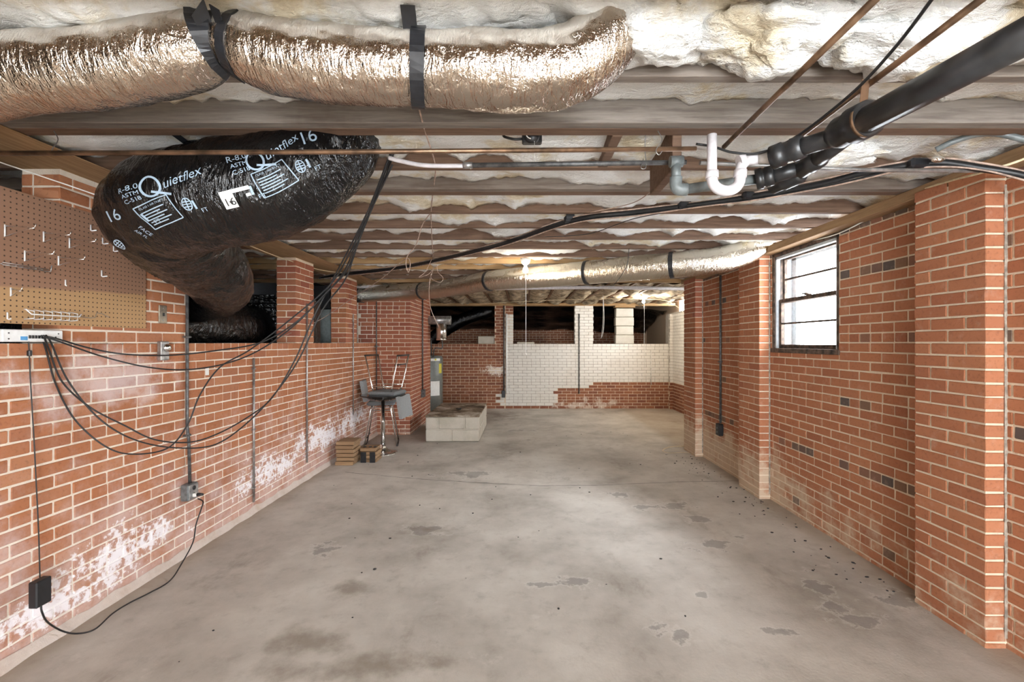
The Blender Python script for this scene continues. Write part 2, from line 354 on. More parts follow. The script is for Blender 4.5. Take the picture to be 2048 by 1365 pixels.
M['sash'] = plain('peeling_sash', (.10, .065, .045), .8, var=.4, sc=20); M['window_white'] = plain('window_white_trim', (.50, .54, .57), .6, var=.08)
M['bulb'] = emit('lit_bulb', (1, .90, .74), 26); M['porcelain'] = plain('porcelain', (.75, .72, .66), .3, var=.04)
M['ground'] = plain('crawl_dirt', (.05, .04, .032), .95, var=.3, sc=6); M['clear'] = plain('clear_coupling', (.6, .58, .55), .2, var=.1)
M['deck'] = woodmat('deck_wood', (.15, .09, .05), (.24, .15, .09), .3)
# ------------------------------------------------------------------ bricks
CO, SL, HL, BH, JO, Z0 = .0677, .193, .0925, .0577, .0100, .027
_bm = {}
def brickmesh(size, mk, rv):
    key = (tuple(round(s, 3) for s in size), mk, rv)
    if key not in _bm:
        rr = random.Random(hash(key[0]) + rv * 17)
        vs, fs = bevbox(Vector(size) / 2, .0035)
        vs = [v + Vector([rr.uniform(-.0011, .0011) for _ in range(3)]) for v in vs]
        me = bpy.data.meshes.new('brick'); me.from_pydata([tuple(v) for v in vs], [], fs); me.materials.append(M[mk]); me.update(); _bm[key] = me
    return _bm[key]
def score(c, size, nrm):
    d = Vector(c) - Vector((0, 0, H))
    if d.y < .3: return 0
    px = VX + F * d.x / d.y; py = HY - F * d.z / d.y
    if px < -40 or px > 2088 or py < -40 or py > 1405: return 0
    best = 0
    for ax, sg in nrm:
        n_ = [0, 0, 0]; n_[ax] = sg; fc = -Vector(n_).dot(d) / d.length
        if fc <= 0: continue
        o = [i for i in range(3) if i != ax]; best = max(best, size[o[0]] * size[o[1]] * fc / d.length_squared)
    return best
class Bricks:
    def __init__(s, parent, normals, limit=300): s.p = parent; s.n = normals; s.L = []; s.limit = limit
    def add(s, c, size, mk): s.L.append((c, size, mk, score(c, size, s.n)))
    def finish(s):
        s.L.sort(key=lambda b: -b[3]); off = wloc(s.p)
        for i, (c, size, mk, sc) in enumerate(s.L[:s.limit]):
            if sc <= 0: s.L = s.L[:i] + s.L[i:]; break
            o = bpy.data.objects.new('brick', brickmesh(size, mk, i % 4)); C.objects.link(o); o.parent = s.p
            o.location = Vector(c) - off + Vector((random.uniform(-.001, .001), random.uniform(-.001, .001), random.uniform(-.0008, .0008)))
            o.rotation_euler = [random.uniform(-.006, .006) for _ in range(3)]
        else: i = min(s.limit, len(s.L))
        rest = s.L[i:] if i < len(s.L) else []
        if rest:
            mb = MB(); mks = sorted({r[2] for r in rest})
            for k, (c, size, mk, sc) in enumerate(rest):
                vs, fs = bevbox(Vector(size) / 2, .0035); c = Vector(c) + Vector([random.uniform(-.0012, .0012) for _ in range(3)])
                mb.add([v + c for v in vs], fs, mks.index(mk))
            tag(mb.build('brick_courses', [M[m] for m in mks], s.p), kind='stuff')
def cut(a, b, holes):
    segs = [(a, b)]
    for (ha, hb) in holes:
        out = []
        for (x, y) in segs:
            if hb <= x or ha >= y: out.append((x, y)); continue
            if ha - x > .03: out.append((x, ha))
            if y - hb > .03: out.append((hb, y))
        segs = out
    return segs
def brick_face(B, axis, plane, nsg, u0, u1, rows, hdr, mat, holes=(), depth=.0925, z0=Z0):
    """courses on a plane: axis 'x' = face normal along X (u runs along Y), 'y' = normal along Y (u runs along X)"""
    for r in rows:
        zc = z0 + r * CO + CO / 2
        hs = [(h[0] - (0 if True else 0), h[1]) for h in holes if h[2] < zc < h[3]]
        mod, ln = ((SL + JO) / 2, HL) if hdr(r) else (SL + JO, SL)
        o = 0 if hdr(r) else (mod / 2 if r % 2 else 0); o += random.uniform(-.006, .006)
        k = math.floor((u0 - o) / mod); u = k * mod + o
        while u < u1:
            for (a, b) in cut(max(u, u0), min(u + ln, u1), hs):
                if b - a < .03: continue
                uc = (a + b) / 2; L_ = b - a; mk = mat(r, uc, zc)
                if mk is None: continue
                pd = random.uniform(-.0012, .0012)
                if axis == 'x': B.add((plane - nsg * (depth / 2 - pd), uc, zc), (depth, L_, BH), mk)
                else: B.add((uc, plane - nsg * (depth / 2 - pd), zc), (L_, depth, BH), mk)
            u += mod
def pier_bricks(B, x0, x1, y0, y1, rows, mat, z0=Z0, wythes=1):
    """real corner bricks: courses alternate stretchers along Y and half-full-half"""
    for r in rows:
        zc = z0 + r * CO + CO / 2; mk = mat(r)
        W = x1 - x0; Ly = y1 - y0
        if wythes == 1:
            if r % 2: spans = [(0, (Ly - 2 * JO) / 4), ((Ly - 2 * JO) / 4 + JO, Ly - (Ly - 2 * JO) / 4 - JO), (Ly - (Ly - 2 * JO) / 4, Ly)]
            else: spans = [(0, (Ly - JO) / 2), ((Ly + JO) / 2, Ly)]
            for a, b in spans: B.add(((x0 + x1) / 2, y0 + (a + b) / 2, zc), (W, b - a, BH), mat(r))
        else:
            w2 = (W - JO) / 2; hb = (Ly - 2 * JO) / 4
            if r % 2:
                for a, b in ((0, hb), (Ly - hb, Ly)): B.add(((x0 + x1) / 2, y0 + (a + b) / 2, zc), (W, b - a, BH), mat(r))
                spans = [(hb + JO, Ly - hb - JO)]
            else: spans = [(0, (Ly - JO) / 2), ((Ly + JO) / 2, Ly)]
            for a, b in spans:
                for xa in (x0, x1 - w2): B.add((xa + w2 / 2, y0 + (a + b) / 2, zc), (w2, b - a, BH), mat(r))
def core(name, boxes, mats, kind='structure'):
    mb = MB()
    for bx in boxes: mb.box(bx[0], bx[1], bx[2] if len(bx) > 2 else 0)
    o = mb.build(name, mats, None, (0, 0, 0)); return tag(o, kind=kind)
E = .0045                                              # joint recess
# ------------------------------------------------------------------ floor
fl = MB(); fl.box((-5.2, -2.9, -.15), (4.2, 13.4, 0)); floor = tag(fl.build('floor', M['concrete'], None, (0, 0, 0)), kind='structure')
def crack(pts, wd):
    q = smooth([P(px, py, F * H / (py - HY)) for px, py in pts], 10); mb = MB(); vs = []
    for i, p in enumerate(q):
        j = nz(p, 9) * .018; ww = wd * (.5 + abs(nz(p, 14, 3)) * 1.4); vs += [(p.x, p.y + j - ww, .0006), (p.x, p.y + j + ww, .0006)]
    mb.add(vs, [(2 * i, 2 * i + 1, 2 * i + 3, 2 * i + 2)[::-1] for i in range(len(q) - 1)]); return mb.build('crack', M['rubber'], floor)
crack([(690, 945), (830, 958), (960, 966), (1080, 972), (1200, 971), (1320, 966), (1480, 962)], .0055)
crack([(405, 1090), (520, 1030), (600, 985), (660, 950)], .0022)
# ------------------------------------------------------------------ left wall: brick to sill height, openings above
SIL = Z0 + 22 * CO                                     # 1.516
XL, XR, ZT = -2.4, 2.4, 2.42
wl = core('wall_left', [((-2.60, -2.8, 0), (XL - E, 7.5, SIL - .004)), ((-2.60, 2.36 + E, SIL - .01), (XL - E, 3.26 - E, ZT)),
                        ((-2.70, 7.43 + E, SIL - .01), (XL - E, 7.55, ZT))], M['mortar_left'])
B = Bricks(wl, [(0, 1), (1, -1)])
hdrL = lambda r: r in (3, 9, 15, 21)
brick_face(B, 'x', XL, 1, 1.3, 7.5, range(-1, 22), hdrL, lambda r, u, z: 'brick_left')
brick_face(B, 'x', XL, 1, 2.36, 3.26, range(22, 35), lambda r: False, lambda r, u, z: 'brick_left')
brick_face(B, 'y', 2.36, -1, -2.60, -2.405, range(22, 35), lambda r: r % 2 == 0, lambda r, u, z: 'brick_left')
brick_face(B, 'y', 7.43, -1, -2.68, XL, range(22, 35), lambda r: r % 5 == 0, lambda r, u, z: 'brick_pier')
B.finish()
pb = MB()
pb.grid(lambda u, v: (XL + .004 + (.022 + .014 * nz((0, u * 40, 0), 1)) * (1 - v) ** 1.6, 1.2 + u * 6.3, (.050 + .022 * nz((0, u * 45, 3), 1)) * v), 120, 5)
pb.build('mortar_parge', M['parge'], wl)
def sill_pier(y0, y1, label):
    mb = MB(); mb.box((XL - .207 + E, y0 + E, SIL - .012), (XL - E, y1 - E, ZT))
    o = mb.build('brick_pier', M['mortar_pier']); tag(o, label, 'pier', 'brick piers on the left wall sill')
    b = Bricks(o, [(0, 1), (1, -1)]); pier_bricks(b, XL - .207, XL, y0, y1, range(22, 35), lambda r: random.choice(['brick_left', 'brick_pier']), wythes=2); b.finish(); return o
sill_pier(4.82, 5.235, 'square brick pier on the left wall sill, nearer one beside the black duct opening')
sill_pier(6.19, 6.60, 'square brick pier on the left wall sill, farther one just before the chimney corner')
# chimney-like mass at the end of the left wall
ch = MB(); ch.box((-2.60, 7.5 + E, 0), (-1.85 - E, 9.15, 2.42)); cho = ch.build('brick_chimney', M['mortar_pier'])
tag(cho, 'wide brick chimney base at the far end of the left wall, behind the bar stools', 'chimney')
b = Bricks(cho, [(0, 1), (1, -1)])
brick_face(b, 'y', 7.5, -1, -2.40, -1.85, range(-1, 35), lambda r: r in (30,), lambda r, u, z: 'brick_pier', depth=.0925)
brick_face(b, 'x', -1.85, 1, 7.5 + .1, 9.15, range(-1, 35), lambda r: r % 6 == 3, lambda r, u, z: 'brick_pier')
b.finish()
# ------------------------------------------------------------------ right wall with the window
WY0, WY1, WZ0, WZ1 = 3.455, 4.385, 1.435, 2.36
wr = core('wall_right', [((XR + E, -2.8, 0), (2.64, WY0, 2.355)), ((XR + E, WY1, 0), (2.64, 6.47, 2.355)), ((XR + E, WY0, 0), (2.64, WY1, WZ0)),
                         ((2.395, 6.42, 0), (3.5, 6.62, 2.42))], M['mortar_right'])
B = Bricks(wr, [(0, -1)])
hdrR = lambda r: r in (1, 8, 15, 22, 29)
DK = random.Random(5)
def mR(r, u, z):
    if r == 34: return 'brick_dark'
    if hdrR(r):
        pr = .8 if (u < 3.2 or r in (8,)) else .3
        if DK.random() < pr * ({22: .75, 29: .5, 8: .75, 15: .7}.get(r, .2)): return 'brick_dark'
    return 'brick_right'
brick_face(B, 'x', XR, -1, 1.3, 6.4, range(-1, 35), lambda r: hdrR(r) or r == 34, mR, holes=[(WY0, WY1, WZ0 - .02, 3)])
B.finish()
def wall_pier(y0, y1, label, mk):
    mb = MB(); mb.box((2.295 + E, y0 + E, 0), (XR + .01, y1 - E, 2.36))
    o = mb.build('brick_pier', M['mortar_right']); tag(o, label, 'pier', 'brick piers along the right wall')
    b = Bricks(o, [(0, -1), (1, -1)]); pier_bricks(b, 2.295, XR - .003, y0, y1, range(-1, 35), mk); b.finish()
    s_ = MB(); s_.grid(lambda u, v: (XR - .014 + .02 * v, y0 - .003 - .004 * nz((u * 30, v * 3, y0), 1), .05 + u * 2.25 + .0 * v), 60, 3); s_.build('mortar_smear', M['smear'], o)
    return o
wall_pier(2.255, 2.665, 'nearest brick pier at the right edge, full height, reddish purple front', lambda r: 'brick_right')
wall_pier(4.41, 4.83, 'brick pier beside the window on its far side, front washed with daylight', lambda r: 'brick_right')
wall_pier(6.05, 6.47, 'farthest brick pier on the right, where the room widens, limy stains', lambda r: 'brick_pier' if r > 26 else 'brick_right')
# ------------------------------------------------------------------ back wall
YB = 10.45; bx = lambda px: (px - VX) / F * YB; bz = lambda py: H - (py - HY) / F * YB
SB = 22 * CO; ZBT = 2.366
PX0, PX1, PX2, PX3 = bx(1012), bx(1110), bx(1180), bx(1345)
def painted(x, z):
    x2 = x + .06 * nz((x * 3, 0, z * 5), 1)
    if (x < XC and z > .36) or x2 < PX0 - .16: return False
    if x2 < bx(1027) and z > bz(628): return False
    if x2 < PX1: return z > .05
    if x2 < PX2: return z > bz(778)
    return z > bz(765) + .05 * nz((x * 4, 3, 0), 1)
bo = [((-3.3, YB + E, 0), (PX0, YB + .2, SB)), ((PX0, YB + E, 0), (PX1, YB + .2, .05)), ((PX0, YB + E, .05), (PX1, YB + .2, SB), 1), ((PX1, YB + E, 0), (PX2, YB + .2, bz(778))), ((PX1, YB + E, bz(778)), (PX2, YB + .2, SB), 1),
      ((PX2, YB + E, 0), (3.5, YB + .2, bz(765))), ((PX2, YB + E, bz(765)), (3.5, YB + .2, SB), 1),
      ((bx(989.5), YB + E, SB), (bx(1026), YB + .2, ZBT)), ((bx(1149.5), YB + E, SB), (bx(1186.5), YB + .2, ZBT), 1)]
wb = core('wall_back', bo, [M['mortar_back'], M['painted_mortar_shaded']])
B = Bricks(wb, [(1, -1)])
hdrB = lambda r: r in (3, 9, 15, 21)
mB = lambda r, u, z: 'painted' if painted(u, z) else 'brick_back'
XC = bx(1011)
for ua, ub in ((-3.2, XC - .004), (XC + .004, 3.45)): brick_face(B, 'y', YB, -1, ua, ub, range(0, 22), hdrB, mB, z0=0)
for ua, ub in ((bx(989), XC - .004), (XC + .004, bx(1026.5))): brick_face(B, 'y', YB, -1, ua, ub, range(22, 35), lambda r: False, mB, z0=0)
brick_face(B, 'y', YB, -1, bx(1149), bx(1187), range(22, 35), lambda r: False, lambda r, u, z: 'painted', z0=0)
B.finish()
# white corner column and painted side wall of the far bay
wrr = core('wall_right_rear', [((3.42, 6.5, 0), (3.6, YB + .3, .62)), ((3.42, 6.5, .62), (3.6, YB + .3, 2.2), 1), ((bx(1337), YB - .10, 0), (3.43, YB + .2, .62)), ((bx(1337), YB - .10, .62), (3.43, YB + .2, 2.16), 1)], [M['mortar_back'], M['painted_mortar_shaded']])
B = Bricks(wrr, [(0, -1), (1, -1)])
brick_face(B, 'x', 3.42 - E, -1, 8.9, YB - .1, range(0, 32), hdrB, lambda r, u, z: 'painted' if z > .62 else 'brick_back', z0=0)
brick_face(B, 'y', YB - .10 - E, -1, bx(1337), 3.42, range(0, 32), lambda r: r % 2 == 0, lambda r, u, z: 'painted' if z > .62 else 'brick_back', z0=0)
B.finish()
# stacked concrete-block pillar on the back sill
pl = thing('block_pillar', 'pale concrete block pillar standing on the white back wall sill', 'pillar', (bx(1249), YB + .1, SB))
for k in range(4):
    a, bb = SB + k * .205 + .003, SB + min((k + 1) * .205, ZBT - .035 - SB) - .003
    MB().box((bx(1231) + .01 * (k % 2), YB - .012 + .006 * (k % 2), a), (bx(1267) + .008 * ((k + 1) % 2), YB + .19, bb), bev=.012).build('block', M['block'], pl)
MB().box((bx(1230), YB - .02, ZBT - .04), (bx(1270), YB + .2, ZBT), bev=.004).build('cap_board', M['wood_pine'], pl)
# rear and outer walls
tag(core('wall_rear', [((-2.6, -3.0, 0), (.28, -2.8, 2.65)), ((1.92, -3.0, 0), (2.64, -2.8, 2.65)), ((.28, -3.0, 2.18), (1.92, -2.8, 2.65))], M['mortar_left']))
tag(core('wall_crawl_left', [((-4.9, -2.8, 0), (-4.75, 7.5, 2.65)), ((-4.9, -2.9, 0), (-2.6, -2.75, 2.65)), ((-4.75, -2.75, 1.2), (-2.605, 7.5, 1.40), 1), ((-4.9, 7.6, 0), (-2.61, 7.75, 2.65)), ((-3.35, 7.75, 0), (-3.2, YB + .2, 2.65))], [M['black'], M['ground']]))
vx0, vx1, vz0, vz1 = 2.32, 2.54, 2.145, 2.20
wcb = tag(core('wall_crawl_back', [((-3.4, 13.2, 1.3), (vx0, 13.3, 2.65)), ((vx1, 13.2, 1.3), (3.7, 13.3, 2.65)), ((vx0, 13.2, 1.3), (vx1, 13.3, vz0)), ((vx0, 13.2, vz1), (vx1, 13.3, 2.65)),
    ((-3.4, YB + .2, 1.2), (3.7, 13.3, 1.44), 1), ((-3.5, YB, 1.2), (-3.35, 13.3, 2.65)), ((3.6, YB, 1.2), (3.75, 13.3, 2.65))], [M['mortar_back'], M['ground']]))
B = Bricks(wcb, [(1, -1)]); brick_face(B, 'y', 13.2 - E, -1, -3.0, 3.5, range(0, 12), lambda r: r % 6 == 3, lambda r, u, z: 'brick_back', holes=[(vx0, vx1, vz0 - .02, vz1 + .02)], z0=1.44); B.finish()
# ------------------------------------------------------------------ ceiling: deck, joists, plates
ZB, JH = 2.426, .235
dk = MB(); dk.box((-4.9, -3.0, ZB + JH), (3.75, 13.35, ZB + JH + .05)); ceil = tag(dk.build('ceiling', M['deck'], None, (0, 0, 0)), kind='structure')
def joist(y0, y1, x0, x1, mk, z=ZB, hh=JH):
    mb = MB(); n = 30
    for i in range(1): mb.box((x0, y0, z), (x1, y1, z + hh), bev=.003)
    return mb.build('joist', M[mk], ceil)
JY = []
for k in range(-3, 12):
    yf = 2.0 + .406 * k
    mk = 'wood_brown'
    if k in (0, 2): joist(yf - .12, yf - .068, -4.7, 2.6, 'wood_grey'); joist(yf - .066, yf, -4.7, 2.6, 'wood_brown', ZB + .001); JY.append((yf - .12, yf)); continue
    if k == -2: mk = 'wood_light'
    if k in (-1, -3): mk = 'wood_grey'
    if k in (8, 9): mk = 'wood_pine'
    joist(yf - .042, yf, -4.7, 2.6 if yf < 6.4 else 3.5, mk); JY.append((yf - .042, yf))
YG = JY[-1][1]
# girder, then joists running away from the camera
MB().box((-4.7, YG + .35, ZB - .002), (3.5, YG + .45, ZB + JH), bev=.004).build('girder', M['wood_pine'], ceil)
JX = []
for i in range(-8, 9):
    xx = .1 + i * .406
    MB().box((xx, YG + .46, ZB), (xx + .042, YB + .2, ZB + JH), bev=.003).build('joist', M['wood_brown_y'], ceil); JX.append(xx)
MB().box((-3.3, YB - .03, ZBT), (3.5, YB + .2, ZB), bev=.004).build('sill_plate', M['wood_pine'], ceil)
MB().box((-2.62, -2.8, 2.385 + .035), (-2.17, 7.45, ZB - .001), bev=.003).build('sill_plate', M['wood_pine_y'], ceil)
MB().box((2.30, -2.8, 2.362), (2.64, 6.6, ZB - .001), bev=.003).build('sill_plate', M['wood_pine_y'], ceil)
# bridging pieces between joists
def bridge(px, yi, lean, mk='wood_brown'):
    a, b = JY[yi][1], JY[yi + 1][0]; x = (px - VX) / F * b
    mb = MB(); d = Vector((lean, 0, 0)); q = [Vector((x, a, ZB + .03)), Vector((x + lean, b, ZB + .19))]
    mb.box((-.03, 0, 0), (.03, (q[1] - q[0]).length, .04), bev=.003, M=Matrix.Translation(q[0]) @ (q[1] - q[0]).to_track_quat('Y', 'Z').to_matrix().to_4x4()); mb.build('bridging', M[mk], ceil)
bridge(1270, 3, .10, 'wood_grey'); bridge(1040, 5, 0); bridge(1040, 4, 0.0); bridge(1030, 7, 0.0); bridge(470, 6, .1); bridge(1120, 9, .1); bridge(790, 1, 0.02, 'wood_brown')
MB().box((.395, 2.0, ZB), (.44, 2.36, ZB + .2), bev=.003).build('blocking', M['wood_brown'], ceil)
MB().box((.66, 2.0, 2.28), (.70, 2.36, ZB + .2), bev=.003).build('blocking', M['wood_brown'], ceil)
# ------------------------------------------------------------------ insulation batts, one per joist bay
def batt(y0, y1, x0, x1, drop, amp, label, seed, nu=240, nv=12, along='x', over=0.0):
    """soft blanket between joists; drop = how far below the joist bottoms the mean underside is (negative = above)"""
    zb = ZB - drop
    def fn(u, v):
        x = x0 + (x1 - x0) * u; y = y0 + (y1 - y0) * v; p = Vector((x, y, 0)) if along == 'x' else Vector((y, x, 0))
        q = Vector((p.x * 1.0, (y - y0) * 1.0, seed))
        lump = fb((p.x * 1.7, p.y * 2.2, seed), 1.0, seed, 3); fine = fb((p.x * 9, p.y * 11, seed), 1, seed + 4, 3)
        sc = abs(nz((p.x * 3.1, seed * 3.3, 0), 1)) ** .6                                # scalloped rim
        e = math.sin(math.pi * min(1, max(0, v))); rim = v ** 3
        z = zb + amp * (lump * .55 + fine * .30) - .02 * e + rim * ((sc - .55) * amp * (1.1 + 1.4 * nz((p.x * .9, seed * 2.1, 5), 1)) + .012 * fb((p.x * 26, seed, 1), 1, seed, 2))
        yy = y + over * max(0, v - .7) * (1 + lump)
        if along == 'x': return (x, yy, max(z, 2.2) + .0)
        return (y, x, z)
    mb = MB(); mb.grid(fn, nu, nv)
    # closed top so the blanket has thickness
    b0 = len(mb.v); top = ZB + JH - .006
    if along == 'x': c4 = [(x0, y0, top), (x0, y1, top), (x1, y1, top), (x1, y0, top)]
    else: c4 = [(y0, x0, top), (y1, x0, top), (y1, x1, top), (y0, x1, top)]
    mb.add(c4, [(0, 1, 2, 3)])
    n = nv + 1; strip = [[i * n for i in range(nu + 1)], [i * n + nv for i in range(nu + 1)], [j for j in range(n)], [nu * n + j for j in range(n)]]
    for k, sidx in enumerate(strip):
        bb = len(mb.v); mb.v += [(mb.v[i][0], mb.v[i][1], top) for i in sidx]
        for j in range(len(sidx) - 1): mb.f.append([sidx[j], sidx[j + 1], bb + j + 1, bb + j]); mb.m.append(0); mb.sm.append(True)
    o = mb.build('insulation_batt', M['batt']); return tag(o, label, 'insulation', 'fibreglass batts between the joists')
ORD = ['in the bay over the camera', 'in the first full bay, behind the long silver duct', 'just in front of the doubled grey joist', 'just behind the doubled grey joist, over the copper pipe', 'in the second bay behind the doubled grey joist',
       'in the third bay behind the doubled grey joist', 'in the fourth bay behind the doubled grey joist', 'in the fifth bay behind the doubled grey joist', 'in the sixth bay behind the doubled grey joist', 'in the seventh bay behind the doubled grey joist',
       'in the bay above the near lit bulb', 'in the bay just past the near lit bulb', 'in the second bay past the near lit bulb', 'in the bay over the far silver duct']
for i in range(len(JY) - 1):
    a, b_ = JY[i][1] + .002, JY[i + 1][0] - .002
    dr, am = {0: (-.14, .03), 1: (-.085, .10), 2: (-.095, .035), 3: (-.062, .055), 4: (-.062, .055)}.get(i, (-.066, .06))
    batt(a, b_, -4.6 if i > 3 else -3.2, 2.55 if b_ < 6.3 else 3.4, dr, am, 'white fibreglass insulation batt ' + ORD[i], i * 3.7 + 1, nu=300 if i < 6 else 220, nv=14 if i < 4 else 9)
batt(YG + .002, YG + .345, -4.4, 3.4, -.06, .05, 'dusty insulation batt in the last bay before the far girder', 77.7, nu=160, nv=8)
# loose hanging insulation on the near right
def puff(name, cx, cy, cz, sx, sy, sz, seed, label):
    mb = MB(); n, m = 56, 28; vs = []
    for i in range(m + 1):
        th = math.pi * i / m
        for k in range(n):
            a = 2 * math.pi * k / n; d = Vector((math.sin(th) * math.cos(a), math.sin(th) * math.sin(a), math.cos(th)))
            r = 1 + .34 * fb(d, 1.5, seed, 3) + .13 * fb(d, 5, seed + 9, 3) - .14 * abs(nz(d, 2.6, seed + 3)); vs.append((cx + d.x * sx * r, cy + d.y * sy * r, cz + d.z * sz * r))
    mb.add(vs, [(i * n + k, (i + 1) * n + k, (i + 1) * n + (k + 1) % n, i * n + (k + 1) % n) for i in range(m) for k in range(n)], 0, True)
    return tag(mb.build(name, M['batt']), label, 'insulation', 'loose insulation hanging from the ceiling')
puff('insulation_clump', .42, 1.42, 2.50, .20, .15, .085, 1.0, 'loose white insulation puff hanging right beside the bend of the silver duct')
puff('insulation_clump', .78, 1.41, 2.485, .24, .16, .10, 2.3, 'big yellow-stained insulation puff hanging by the left copper pipe, near ceiling')
puff('insulation_clump', 1.20, 1.42, 2.48, .26, .16, .09, 4.1, 'big white insulation puff hanging between the two bare copper pipes')
puff('insulation_clump', 1.62, 1.43, 2.50, .26, .15, .08, 5.7, 'white insulation puff at the far upper right above the black drain pipe')
puff('insulation_clump', -.10, 1.40, 2.55, .22, .12, .05, 8.2, 'white insulation tuft drooping over the top of the silver duct')
puff('insulation_clump', 1.45, 2.20, 2.43, .30, .12, .06, 9.9, 'flat white insulation flap hanging under the grey joist beside the drain hub')
# far bay insulation between the long joists: brown paper-backed and grubby
t_ = M['old_batt'] = plain('grubby_batt', (.44, .36, .25), .95, var=.3, sc=9, bump=.4)
NUM = 'first second third fourth fifth sixth seventh eighth ninth tenth eleventh twelfth thirteenth fourteenth fifteenth sixteenth seventeenth'.split()
for i in range(len(JX) - 1):
    mb = MB(); xa, xb = JX[i] + .043, JX[i + 1] - .001; sd = i * 2.9
    mb.grid(lambda u, v: (xa + (xb - xa) * v, YG + .47 + (YB - YG - .3) * u, ZB + .03 + .06 * fb((v * 2, u * 9, sd), 1, sd, 3) - .05 * math.sin(math.pi * v)), 60, 8)
    tag(mb.build('insulation_batt', M['old_batt']), 'grubby tan insulation between the far lengthwise joists, strip %s from the left' % NUM[i], 'insulation', 'tan batts between the far joists')
# ------------------------------------------------------------------ window in the right wall
wi = thing('window_1', None, None, (XR, (WY0 + WY1) / 2, WZ0)); wi['kind'] = 'structure'
xo = XR + .005
f = MB()
for a, b_ in (((xo, WY0, WZ0), (xo + .10, WY0 + .03, WZ1)), ((xo, WY1 - .03, WZ0), (xo + .10, WY1, WZ1)), ((xo, WY0, WZ1 - .03), (xo + .10, WY1, WZ1)), ((xo - .012, WY0 - .01, WZ0 - .012), (xo + .12, WY1 + .01, WZ0 + .03))): f.box(a, b_, bev=.004)
f.build('window_frame', M['sash'], wi)
g = MB(); 
for ya, yb in ((WY0 + .03, WY0 + .055), (WY1 - .055, WY1 - .03)): g.box((xo + .012, ya, WZ0 + .03), (xo + .05, yb, WZ1 - .03), bev=.003)
g.box((xo + .012, WY0 + .03, WZ1 - .055), (xo + .05, WY1 - .03, WZ1 - .03), bev=.003); g.build('window_stop', M['window_white'], wi)
zm = (WZ0 + WZ1) / 2 + .01
def sash(z0, z1, x0, name):
    y0, y1 = WY0 + .055, WY1 - .055; s_ = MB(); x1 = x0 + .03; w_ = .035
    s_.box((x0, y0, z0), (x1, y0 + w_, z1), bev=.003); s_.box((x0, y1 - w_, z0), (x1, y1, z1), bev=.003); s_.box((x0, y0 + w_, z0), (x1, y1 - w_, z0 + w_), bev=.003); s_.box((x0, y0 + w_, z1 - w_), (x1, y1 - w_, z1), bev=.003)
    so = s_.build('sash', M['sash'], wi); zc = (z0 + z1) / 2
    MB().box((x0 + .002, y0 + w_, zc - .008), (x1 - .002, y1 - w_, zc + .008), bev=.002).build('muntin', M['sash'], so)
    for za, zb in ((z0 + w_, zc - .008), (zc + .008, z1 - w_)): MB().box((x0 + .013, y0 + w_ - .003, za - .002), (x0 + .017, y1 - w_ + .003, zb + .002)).build('pane', M['glass'], so)
sash(WZ0 + .03, zm + .018, xo + .035, 'lower'); sash(zm - .018, WZ1 - .03, xo + .068, 'upper')
# white outer storm frame and brick reveal outside
o_ = MB(); ox = XR + .19
for a, b_ in (((ox, WY0, WZ0), (ox + .04, WY0 + .06, WZ1)), ((ox, WY1 - .08, WZ0), (ox + .04, WY1, WZ1)), ((ox, WY0, WZ1 - .06), (ox + .04, WY1, WZ1)), ((ox, WY0, WZ0), (ox + .04, WY1, WZ0 + .03)), ((XR + .12, WY1 - .012, WZ0), (ox, WY1, WZ1)), ((XR + .12, WY0, WZ1 - .015), (ox, WY1, WZ1))): o_.box(a, b_, bev=.003)
o_.build('storm_frame', M['window_white'], wi)
l_ = MB(); l_.box((xo + .02, 3.86, zm + .018), (xo + .05, 3.92, zm + .03), bev=.003); l_.box((xo + .01, 3.88, zm + .03), (xo + .03, 3.95, zm + .038), bev=.002); l_.build('sash_lock', M['sash'], wi)

